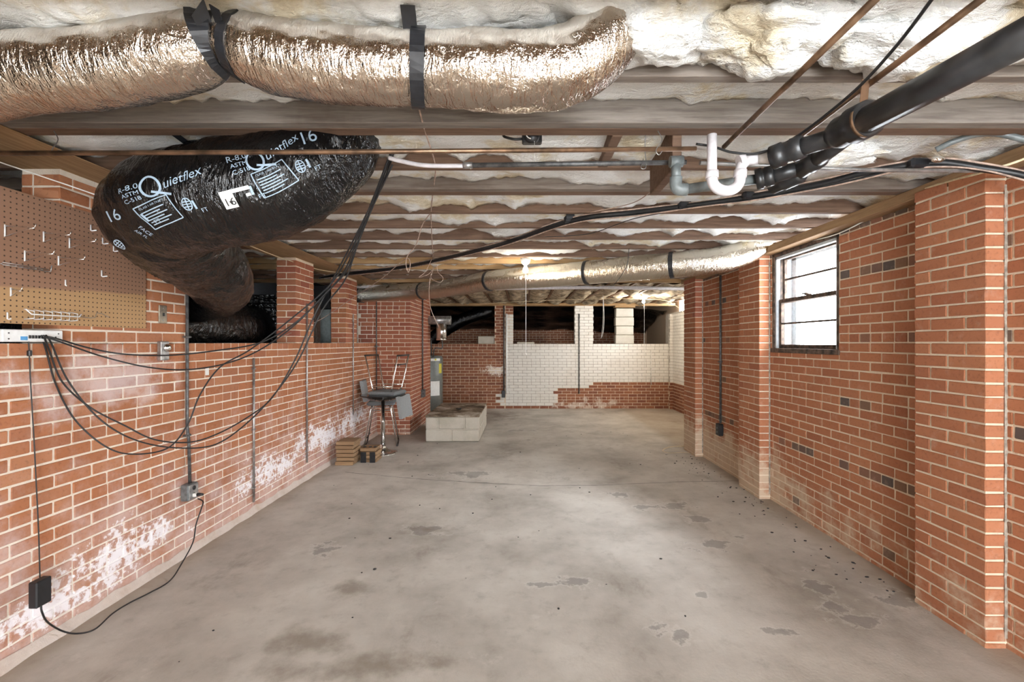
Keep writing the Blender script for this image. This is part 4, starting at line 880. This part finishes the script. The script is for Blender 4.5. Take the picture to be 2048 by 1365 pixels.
# other wall plates
sp_ = thing('switch_plate', 'rusty single switch plate on the brick beside the pegboard', 'switch', (XL, 3.03, 1.65)); MB().box((XL + .001, 2.995, 1.645), (XL + .009, 3.062, 1.765), bev=.003).build('plate', M['plate'], sp_)
MB().box((XL + .009, 3.023, 1.693), (XL + .018, 3.033, 1.715), bev=.001).build('toggle', M['black'], sp_)
for z in (1.665, 1.745): MB().lathe((XL + .009, 3.028, z), [(.004, 0), (.004, .002)], 8, axis='x').build('screw', M['steel'], sp_)
vp = thing('bell_plate', 'small metal plate with a round screw knob below the switch plate', 'wall plate', (XL, 3.03, 1.40)); MB().box((XL + .001, 2.985, 1.40), (XL + .03, 3.055, 1.525), bev=.004).build('plate', M['steel'], vp)
MB().lathe((XL + .03, 3.028, 1.482), [(.026, 0), (.026, .008), (.018, .012), (.018, .022), (.010, .026)], 18, axis='x').build('knob', M['chrome'], vp)
def wire_up(px, Y_, z0, z1, label, r=.008, mat='steel'):
    x = XL + r + .004; o = thing('wall_rod', label, 'conduit', (x, Y_, z0)); MB().tube([(x, Y_, z0), (x, Y_, z1)], r, 10).build('tube', M[mat], o)
    for z in (z0 + .12, (z0 + z1) / 2, z1 - .1): MB().box((XL - .001, Y_ - .018, z), (XL + r * 2 + .006, Y_ + .018, z + .01), bev=.002).build('pipe_strap', M[mat], o)
wire_up(505, 4.04, .10, 1.38, 'thin grey rod on the left brick wall below the first opening', .010)
wire_up(612, 5.04, .19, 1.95, 'thin pale rod running up the face of the nearer sill pier', .009)
wire_up(705, 6.42, .50, 1.92, 'thin pale rod running up the face of the farther sill pier', .008)
o = thing('wall_rod', 'brown pipe down the room-side face of the brick chimney', 'conduit', (-1.83, 8.4, .5)); MB().tube([(-1.832, 8.35, 2.36), (-1.832, 8.35, .62)], .013, 10).build('tube', M['conduit'], o); MB().box((-1.85, 8.29, .52), (-1.79, 8.41, .66), bev=.006).build('outlet_box', M['conduit'], o)
o = thing('wall_rod', 'brown pipe in the corner where the chimney meets the left wall', 'conduit', (-2.37, 7.44, .9)); MB().tube([(-2.375, 7.40, 2.35), (-2.375, 7.40, .7)], .010, 8).build('tube', M['conduit'], o); MB().box((-2.399, 7.36, 1.45), (-2.35, 7.425, 1.47), bev=.003).build('pipe_strap', M['conduit'], o)
tagp = MB().box((XL + .001, 3.44, 1.27), (XL + .006, 3.475, 1.33), bev=.001).build('paper_tag', M['white_plastic']); tag(tagp, 'small white tag stuck on the left brick wall right of the conduit', 'tag')
# right wall conduit with outlet
rc = thing('wall_conduit', 'dark vertical conduit on the far right wall with a black outlet box', 'conduit', (XR - .02, 5.45, .42)); x = XR - .016
MB().tube([(x, 5.48, 2.33), (x, 5.48, .55)], .013, 10).build('tube', M['conduit'], rc); rbx = MB().box((XR - .055, 5.43, .40), (XR - .001, 5.53, .54), bev=.006).build('outlet_box', M['black'], rc)
for z in (.44, .49): MB().lathe((XR - .058, 5.48, z), [(.014, 0), (.014, .004)], 12, axis='x').build('socket', M['grey_box'], rbx)
MB().box((XR - .04, 5.455, 1.28), (XR - .001, 5.505, 1.295), bev=.003).build('pipe_strap', M['conduit'], rc)
# ------------------------------------------------------------------ pegboard and hooks
pg = MB(); pg.box((XL + .001, 1.45, 1.606), (XL + .014, 2.885, 2.235), bev=.001); pgo = pg.build('pegboard', M['peg']); tag(pgo, 'brown hardboard pegboard full of holes fixed on the left brick wall', 'pegboard')
XB = XL + .014; py2y = lambda px: 2.4 * F / (VX - px); py2z = lambda px, py: H - (py - HY) / F * py2y(px)
GH = 'wire hooks on the pegboard'
def arm_hook(px, py, h, ln, label):
    y, z = py2y(px), py2z(px, py); o = thing('pegboard_hook', label, 'hook', (XB, y, z - h), GH)
    MB().tube([(XB + .004, y, z + .006), (XB + .004, y, z - h)], .0032, 6).build('back_bar', M['white_metal'], o)
    MB().tube([(XB + .004, y, z), (XB + ln, y, z - .008), (XB + ln + .008, y, z + .008)], .0022, 6).build('arm', M['chrome'], o)
    MB().tube([(XB + .004, y, z - h), (XB + ln * .75, y, z - h * .30), (XB + ln, y, z - .010)], .002, 6).build('brace', M['chrome'], o)
for a in [(80, 466, .045, .135, 'double arm hook in the upper row, left one of the close pair'), (132, 479, .047, .140, 'double arm hook in the upper row, right one of the close pair'), (42, 504, .045, .14, 'double arm hook in the second row, left one'), (110, 515, .042, .135, 'double arm hook in the second row, right one'),
          (2, 452, .05, .14, 'double arm hook at the top, cut by the left picture edge'), (14, 578, .035, .05, 'short double arm hook at the left, just below the dust line')]: arm_hook(*a)
def l_hook(px, py, h, ln, label):
    y, z = py2y(px), py2z(px, py); o = MB().tube([(XB + .004, y, z), (XB + .004, y, z - h), (XB + .01, y, z - h - .003), (XB + ln, y, z - h)], .0032, 6).build('pegboard_hook', M['white_metal']); tag(o, label, 'hook', GH)
for a in [(175, 450, .03, .035, 'small L hook nearest the top, left of the black duct'), (199, 476, .032, .035, 'small L hook, middle one of the slanting three by the duct'), (221, 492, .030, .03, 'small L hook closest to the black duct'), (197, 541, .033, .035, 'small L hook alone low right above the dust line'), (124, 560, .028, .008, 'small straight hook sitting right on the dust line'), (7, 625, .03, .02, 'small L hook in the bottom left corner of the pegboard')]: l_hook(*a)
rk = thing('tool_rack', 'white wire tool rack with six prongs at the bottom of the pegboard', 'rack', (XB, 2.45, 1.62)); ya, yb = py2y(36), py2y(134); zr = 1.655
MB().tube([(XB + .045, ya - .02, zr + .02), (XB + .05, ya, zr - .003), (XB + .05, yb, zr - .003), (XB + .05, yb + .012, zr + .012)], .0032, 6).build('front_rail', M['white_metal'], rk)
for k in range(6):
    y = ya + (yb - ya) * (k + .3) / 5.5; MB().tube([(XB + .002, y, zr + .022), (XB + .05, y, zr + .012), (XB + .05, y, zr - .022), (XB + .002, y, zr - .026)], .0026, 6).build('prong', M['white_metal'], rk)
sr_ = thing('tool_rack', 'thin wire strip rack at the left edge of the pegboard, mid height', 'rack', (XB, 2.2, 1.87)); ya, yb = py2y(-10), py2y(84); z = 1.872
for dz in (.0, .010): MB().tube([(XB + .02, ya, z + dz), (XB + .02, yb, z + dz)], .002, 6).build('rail', M['steel'], sr_)
MB().tube([(XB + .0, yb, z), (XB + .03, yb, z), (XB + .035, yb, z + .03)], .0025, 6).build('end_hook', M['steel'], sr_)
for k in range(7): MB().tube([(XB + .0, ya + (yb - ya) * k / 7, z + .004), (XB + .02, ya + (yb - ya) * k / 7, z + .004)], .0018, 5).build('prong', M['steel'], sr_)
y = py2y(178); z = py2z(178, 634); o = MB().tube([(XB + .002, y - .1, z - .0), (XB + .012, y - .02, z - .008), (XB + .02, y, z - .004), (XB + .02, y + .01, z + .022), (XB + .04, y + .02, z + .018), (XB + .05, y + .05, z)], .0025, 6).build('pegboard_hook', M['plate']); tag(o, 'bent brown wire hook low on the pegboard, right of the white rack', 'hook', GH)
# ------------------------------------------------------------------ lamps
def lamp(px, py, Y_, ztop, power, label, cord_to, col=(1, .83, .62), at=None):
    c_ = Vector(at) if at else P(px, py, Y_); o = thing('ceiling_lamp', label, 'lamp', (c_.x, c_.y, ztop), 'bare bulbs with pull cords')
    MB().lathe((c_.x, c_.y, ztop - .05), [(.022, -.02), (.045, .0), (.055, .03), (.058, .05)], 20).build('lampholder', M['porcelain'], o)
    MB().lathe((c_.x, c_.y, c_.z - .03), [(.004, 0), (.018, .004), (.029, .018), (.030, .032), (.024, .052), (.014, .072), (.013, .09)], 18).build('bulb', M['bulb'], o)
    x = c_.x + .004; y = c_.y - .04
    zb = c_.z - .5 if at else H - (cord_to - HY) / F * y
    pc_ = MB().tube([(x, y + .005, ztop - .045), (x, y, ztop - .06), (x, y, zb + .012)], .0032, 6).build('pull_cord', M['cord'], o); MB().sphere((x, y, zb), .009, 8).build('cord_knob', M['cord'], pc_)
    l = bpy.data.lights.new('bulb_light', 'POINT'); l.energy = power; l.color = col; l.shadow_soft_size = .04
    lo = bpy.data.objects.new('bulb_light', l); C.objects.link(lo); lo.parent = o; lo.location = Vector((0, 0, c_.z - .085 - ztop))
lamp(1051, 541, 4.90, 2.424, 11, 'lit bare bulb under the pine joist, nearer one, long pull cord', 709, (1, .90, .74))
lamp(1287, 604, 8.75, 2.424, 52, 'lit bare bulb in the far room by the back wall, pull cord over white brick', 738, (1, .91, .78))
lamp(0, 0, 0, 2.424, 40, 'added unseen fill bulb on the ceiling just behind the camera', 0, (.97, .985, 1), (.3, -1.15, 2.22))  # added bulb out of view, brightens the near room
lamp(0, 0, 0, 2.424, 45, 'added unseen fill bulb on the ceiling far behind the camera', 0, (.97, .985, 1), (-1.2, -1.9, 2.30))  # second added bulb out of view, more fill from behind
ob = thing('ceiling_lamp', 'broken black lamp holder with dangling wires behind the doubled grey joist', 'lamp holder', P(1064, 274, 2.03), 'bare bulbs with pull cords')
p = P(1064, 276, 2.05); MB().box(p + Vector((-.045, -.01, -.022)), p + Vector((.045, .03, .022)), bev=.006).build('bracket', M['black'], ob)
MB().lathe(p + Vector((0, -.012, -.0)), [(.03, -.02), (.034, 0), (.02, .02)], 18, axis='y').build('socket', M['black'], ob)
MB().tube([p + Vector((.026 * math.cos(a), -.036, .02 * math.sin(a))) for a in [k * .45 for k in range(11)]], .0026, 6).build('loose_wire', M['cord'], ob)
MB().tube(smooth([p + Vector((-.04, .01, .0)), p + Vector((-.08, .0, -.006)), p + Vector((-.12, .01, .008)), p + Vector((-.13, .02, .02))], 5), .006, 8).build('feed_cable', M['rubber'], ob)
MB().tube([p + Vector((.01, -.03, -.02)), p + Vector((.012, -.03, -.13))], .0012, 5).build('pull_string', M['cord'], ob); MB().tube([p + Vector((.01, 0, .02)), P(1065, 236, 2.0)], .0014, 5).build('pull_string', M['pink_wire'], ob)
cc = thing('pull_cord', 'white looped cord hanging in front of the far dark opening', 'cord', P(1203, 600, 8.4)); MB().tube(smooth([P(1206, 588, 8.4), P(1206, 640, 8.4), P(1203, 672, 8.4), P(1202, 676, 8.4), P(1206, 666, 8.4), P(1208, 640, 8.4), P(1207, 600, 8.4)], 6), .005, 6).build('cord', M['cord'], cc)
# thin wires hanging from the joists
cable('hanging_wire', 'thin wire run down the joists left of centre, straight and stapled', [(818, 150, 1.53), (834, 202, 1.72), (848, 255, 1.93), (870, 330, 2.34), (868, 372, 2.7), (862, 425, 3.2), (864, 480, 4.0), (866, 520, 4.92)], .0036, 'pink_wire')
cable('hanging_wire', 'thin wire looping from mid joists down left to the far sill pier', [(862, 425, 3.2), (845, 450, 3.3), (832, 490, 3.5), (815, 512, 3.6), (812, 530, 3.6), (817, 545, 3.6), (820, 525, 3.62), (808, 520, 3.7), (760, 560, 4.3), (700, 600, 5.0), (640, 640, 5.4), (560, 676, 4.6)], .0032, 'pink_wire')
cable('hanging_wire', 'tangle of wire knotted at the cable bundle above the far duct', [(864, 518, 4.9), (858, 530, 4.85), (850, 545, 4.85), (838, 555, 4.8), (858, 548, 4.8), (872, 530, 4.85), (876, 545, 4.8), (886, 556, 4.8), (880, 565, 4.8), (862, 556, 4.8), (868, 536, 4.82)], .0032, 'pink_wire')
cable('hanging_wire', 'wire dropping from the tangle past the far duct end beside the flue', [(860, 556, 4.78), (858, 585, 4.78), (860, 610, 4.8), (866, 630, 4.8), (878, 655, 4.8)], .003, 'pink_wire')
cable('hanging_wire', 'single thin wire sloping from trap elbow down left under the joists', [(1345, 330, 1.98), (1330, 355, 2.2), (1300, 385, 2.5), (1260, 408, 2.75), (1180, 425, 2.95)], .0025, 'pink_wire')
cable('hanging_wire', 'thin black wire looping from bundle under the middle joists', [(1330, 425, 3.1), (1260, 440, 3.3), (1190, 465, 3.6), (1140, 472, 3.7), (1090, 474, 3.75)], .003, 'rubber')
cable('hanging_wire', 'wire hanging across the far silver duct near its third band', [(1258, 497, 4.35), (1254, 530, 4.36), (1240, 555, 4.4), (1228, 570, 4.5)], .003, 'rubber')
cable('hanging_wire', 'pale thin wires along the left beam above the first opening', [(-20, 318, 1.9), (60, 345, 2.05), (140, 372, 2.16), (215, 398, 2.28)], .003, 'cord')
cable('hanging_wire', 'pale cable drooping along beam top from black duct toward the sill piers', [(500, 492, 3.9), (540, 508, 4.3), (580, 522, 4.75), (640, 540, 5.4), (700, 548, 5.9)], .004, 'yellow_cable')
cable('hanging_wire', 'pale cable swagged across the far joists by the second lit bulb', [(960, 608, 8.6), (1100, 601, 8.6), (1220, 598, 8.6), (1320, 600, 8.6), (1352, 612, 8.2), (1372, 632, 7.6)], .005, 'yellow_cable')
cable('extension_cord', 'tan cord lying in a flat loop on the floor by the far right pier', [(1368, 893, 6.64), (1345, 894, 6.62), (1330, 898, 6.5), (1326, 903, 6.36), (1340, 907, 6.25), (1370, 906, 6.28), (1392, 909, 6.2)], .006, 'yellow_cable')
# ------------------------------------------------------------------ concrete-block plinth
Ya, Yb, Xa, Xb, Zt = 6.95, 8.35, -1.485, -.66, .405
pl = thing('block_plinth', 'low concrete block plinth with stained slab top on the floor before the water heater', 'plinth', ((Xa + Xb) / 2, (Ya + Yb) / 2, 0))
for r in range(2):
    z0, z1 = r * .19 + .004, (r + 1) * .19 - .004; xs = [Xa, Xa + .40, Xb] if r == 0 else [Xa, Xa + .2, Xa + .6, Xb]
    for a, b_ in zip(xs, xs[1:]): MB().box((a + .004, Ya, z0), (b_ - .004, Ya + .19, z1), bev=.012).build('block', M['block'], pl)
    ys = [Ya + .2, Ya + .6, Ya + 1.0, Yb] if r == 0 else [Ya + .2, Ya + .4, Ya + .8, Yb]
    for a, b_ in zip(ys, ys[1:]):
        MB().box((Xb - .19, a + .004, z0), (Xb, b_ - .004, z1), bev=.012).build('block', M['block'], pl); MB().box((Xa, a + .004, z0), (Xa + .19, b_ - .004, z1), bev=.012).build('block', M['block'], pl)
MB().box((Xa + .012, Ya + .012, .01), (Xb - .012, Yb - .012, .37)).build('mortar_fill', M['block'], pl)
MB().box((Xa - .004, Ya - .004, .378), (Xb + .004, Yb, Zt), bev=.008).build('slab_top', M['slab'], pl)
p = Vector((-1.06, 7.6, Zt)); mb = MB()
for k in range(7): mb.sphere(p + Vector((.05 * math.cos(k * 2.3) * (k / 6), .06 * math.sin(k * 2.3) * (k / 6), .008)), .018, 8, sc=(1.3, 1, .5))
tag(mb.build('debris', M['black']), 'dark clump of debris on the stained plinth top', 'debris', kind='stuff')
# water heater with flue
wh = thing('water_heater', 'grey cylindrical water heater with yellow label in the far left corner', 'water heater', (-1.96, 9.62, 0)); cx, cy, R_ = -1.96, 9.62, .27
MB().lathe((cx, cy, .06), [(R_ - .02, 0), (R_, .02), (R_, 1.14), (R_ - .02, 1.17), (.06, 1.19)], 36).build('tank', M['heater'], wh); MB().lathe((cx, cy, 0), [(.2, 0), (.2, .06)], 24).build('base', M['black'], wh)
def curved(a0, a1, z0, z1, name, mat, ex=.003): MB().grid(lambda u, v: (cx + (R_ + ex) * math.cos(a0 + (a1 - a0) * u), cy + (R_ + ex) * math.sin(a0 + (a1 - a0) * u), z0 + (z1 - z0) * v), 10, 2).build(name, M[mat], wh)
curved(-.62, -.28, .88, 1.08, 'yellow_label', 'label_y'); curved(-1.3, -.55, .42, .72, 'white_label', 'white_plastic'); curved(-1.3, -.5, 1.14, 1.19, 'name_label', 'white_plastic'); curved(-1.0, -.86, 1.15, 1.185, 'red_print', 'label_y', .005)
MB().tube([(cx + .05, cy - .1, 1.24), (cx + .05, cy - .1, 1.62)], .012, 10).build('water_pipe', M['conduit'], wh)
fl_ = thing('flue_pipe', 'shiny metal flue tee above the water heater by the chimney', 'flue', P(883, 690, 9.0))
MB().tube([P(883, 680, 9.0), P(883, 648, 9.0)], .10, 24).build('vertical_pipe', M['chrome'], fl_); MB().tube([P(846, 641, 9.0), P(902, 641, 9.0)], .085, 24).build('horizontal_pipe', M['steel'], fl_)
for px in (896, 900): MB().tube([P(px, 641, 9.0), P(px + 1, 641, 9.0)], .09, 24).build('seam', M['steel'], fl_)
MB().tube([P(883, 681, 9.0), P(883, 677, 9.0)], .104, 24).build('end_cap', M['chrome'], fl_)
MB().tube(smooth([P(884, 680, 9.2), P(884, 697, 9.2), P(870, 697, 9.2), P(866, 715, 9.3)], 5), .012, 8).build('drip_pipe', M['conduit'], fl_)
S5, L5, mb = duct([P(850, 690, 11.2), P(890, 660, 11.2), P(930, 638, 11.2), P(980, 622, 11.4)], [.16] * 4, 10, 32, .012, 25.0)
tag(mb.build('insulated_duct', M['film'], recalc=True), 'black duct slanting up in the dark opening beside the flue pipe', 'duct')
# things on the back sill
tag(MB().box((bx(955.5), YB + .02, SB), (bx(989), YB + .17, SB + .175), bev=.014).build('concrete_block', M['block']), 'single concrete block lying on the red brick back sill', 'block')
tag(MB().box((bx(1034), YB + .0, SB), (bx(1069), YB + .12, SB + .045), bev=.008).build('masonry_slab', M['block']), 'thin pale slab lying on the white back wall sill', 'slab')
def back_rod(px, z0, z1, mat, label, r=.012, box=False):
    o = thing('wall_rod', label, 'conduit', (bx(px), YB - r - .003, z0)); MB().tube([(bx(px), YB - r - .003, z0), (bx(px), YB - r - .003, z1)], r, 8).build('tube', M[mat], o)
    for z in (z0 + .2, (z0 + z1) / 2, z1 - .1): MB().box((bx(px) - .022, YB - 2 * r - .006, z), (bx(px) + .022, YB - .001, z + .014), bev=.003).build('pipe_strap', M[mat], o)
    if box: MB().box((bx(px) - .05, YB - .07, z0 - .14), (bx(px) + .03, YB - .003, z0 + .02), bev=.006).build('outlet_box', M['black'], o)
back_rod(1008, bz(783), bz(612), 'conduit', 'dark pipe on the back wall where red brick meets white paint', .016, True)
back_rod(1013, bz(787), bz(628), 'white_plastic', 'white painted pipe up the left edge of the painted back wall', .018)
back_rod(1158, bz(788), bz(628), 'conduit', 'dark pipe down the white back wall pillar', .012)
back_rod(1302, bz(770), bz(703), 'cord', 'short pale rod on the lower right of the white back wall', .009)
back_rod(1340.5, bz(765), bz(690), 'conduit', 'thin grey rod at the right corner of the white back wall', .008)
# ------------------------------------------------------------------ pedestal table and the two counter chairs
TX, TY = -1.92, 6.26
tb = thing('pedestal_table', 'round glossy black table on a chrome pedestal with an upturned chair on it', 'table', (TX, TY, 0))
MB().lathe((TX, TY, 0), [(.195, 0), (.195, .006), (.15, .018), (.08, .04), (.038, .085), (.030, .12)], 40).build('base', M['chrome'], tb)
MB().lathe((TX, TY, .115), [(.030, 0), (.030, .30), (.034, .31), (.034, .34), (.025, .345), (.025, .62)], 24).build('column', M['chrome'], tb)
MB().lathe((TX, TY, .74), [(.05, -.03), (.14, -.012), (.24, .022), (.305, .055), (.308, .062), (.295, .064), (.10, .058)], 48).build('table_top', M['glossblack'], tb)
def counter_chair(loc, rz, flip, label, h):
    """gray padded seat and back on four splayed chrome legs joined by dark floor runners"""
    o = thing('counter_chair', label, 'chair', loc, 'grey padded counter chairs')
    R = Matrix.Translation(Vector(loc)) @ Matrix.Rotation(rz, 4, 'Z') @ (Matrix.Rotation(math.pi, 4, 'X') @ Matrix.Translation((0, 0, -h - .05)) if flip else Matrix.Identity(4))
    T = lambda *a: R @ Vector(a)
    MB().box((-.2, -.2, h), (.2, .2, h + .055), bev=.022, M=R).build('seat', M['fabric'], o)
    bk = MB(); bk.grid(lambda u, v: T(-.20 - .05 * v + .018 * math.sin(math.pi * u), -.19 + .38 * u, h + .06 + .30 * v), 10, 10); bk.grid(lambda u, v: T(-.245 - .05 * v + .018 * math.sin(math.pi * u), -.19 + .38 * u, h + .06 + .30 * v), 10, 10)
    prof = [(-.20, 0), (-.245, 0)]
    rim = [(0, j / 10) for j in range(11)] + [(i / 10, 1) for i in range(1, 11)] + [(1, 1 - j / 10) for j in range(1, 11)] + [(1 - i / 10, 0) for i in range(1, 11)]
    f_ = lambda u, v, d: T(-.20 - d - .05 * v + .018 * math.sin(math.pi * u), -.19 + .38 * u, h + .06 + .30 * v)
    vs = [f_(u, v, d) for u, v in rim for d in (0, .045)]; bk.add(vs, [(2 * i, 2 * i + 1, 2 * i + 3, 2 * i + 2) for i in range(len(rim) - 1)]); bk.build('backrest', M['fabric_light'], o, recalc=True)
    for sx in (-1, 1):
        for sy in (-1, 1): MB().tube([T(sx * .12, sy * .15, h + .01), T(sx * .14, sy * .17, h - .05), T(sx * .23, sy * .19, .015)], .0105, 10).build('leg', M['chrome'], o)
    for sx in (-1, 1): MB().tube([T(sx * .23, -.20, .012), T(sx * .23, .20, .012)], .012, 10).build('runner', M['chrome_dark'], o)
    for sy in (-1, 1): MB().tube([T(-.15, sy * .172, h - .07), T(.15, sy * .172, h - .07)], .009, 8).build('seat_rail', M['chrome'], o)
    MB().tube([T(-.19, -.183, .14), T(-.19, .183, .14)], .009, 8).build('foot_rail', M['chrome_dark'], o)
    return o
counter_chair((-2.10, 6.80, 0), math.radians(12), False, 'upright grey padded chair on dark runners standing behind the black table', .60)
counter_chair((-1.87, 6.30, .805), math.radians(172), True, 'upside-down grey padded chair with chrome legs up, resting on the black table', .50)
# wooden block stacks on the floor by the left wall
def wood_stack(px0, px1, pyb, n, dep, label, hgt, banded=False):
    Y_ = F * H / (pyb - HY); x0, x1 = (px0 - VX) / F * Y_, (px1 - VX) / F * Y_
    o = thing('wood_block_stack' if not banded else 'banded_wood_block', label, 'wood blocks', ((x0 + x1) / 2, Y_ + dep / 2, 0))
    for k in range(n):
        j = random.uniform(-.012, .012); MB().box((x0 + j, Y_ + random.uniform(0, .014), k * hgt / n + .001), (x1 + j, Y_ + dep, (k + 1) * hgt / n - .006), bev=.005).build('wood_slat', M['paver_wood'], o)
    if banded:
        for fx in (.22, .78):
            xc = x0 + (x1 - x0) * fx; MB().box((xc - .035, Y_ - .006, .0), (xc + .035, Y_ - .001, hgt * .72), bev=.001).build('black_band', M['tape'], o)
        for fx in (.2, .55, .85): MB().lathe((x0 + (x1 - x0) * fx, Y_ + .06, hgt), [(.02, 0), (.02, .008)], 10).build('pad', M['black'], o)
wood_stack(670, 706, 932, 6, .26, 'stack of six rough wooden slats on the floor against the left wall', .30)
wood_stack(709, 727, 921, 2, .2, 'small rough wood block on the floor between stack and banded block', .14)
wood_stack(720, 752, 926, 4, .22, 'wooden slat block with two black bands on the floor by the chrome base', .185, True)
# litter on the floor
mb = MB(); rr = random.Random(3)
for k in range(150):
    if k % 3: X_, Y_ = XR - .11 - abs(rr.gauss(0, .18)), rr.uniform(2.7, 6.2)
    else: X_, Y_ = rr.uniform(-2.1, 2.2), rr.uniform(1.9, 8)
    r = rr.uniform(.003, .009); mb.sphere((X_, Y_, r * .3), r, 6, sc=(rr.uniform(.8, 2), rr.uniform(.8, 2), .5))
tag(mb.build('floor_grit', M['black']), 'scattered dark crumbs of grit on the concrete, mostly along the right wall', 'debris', kind='stuff')
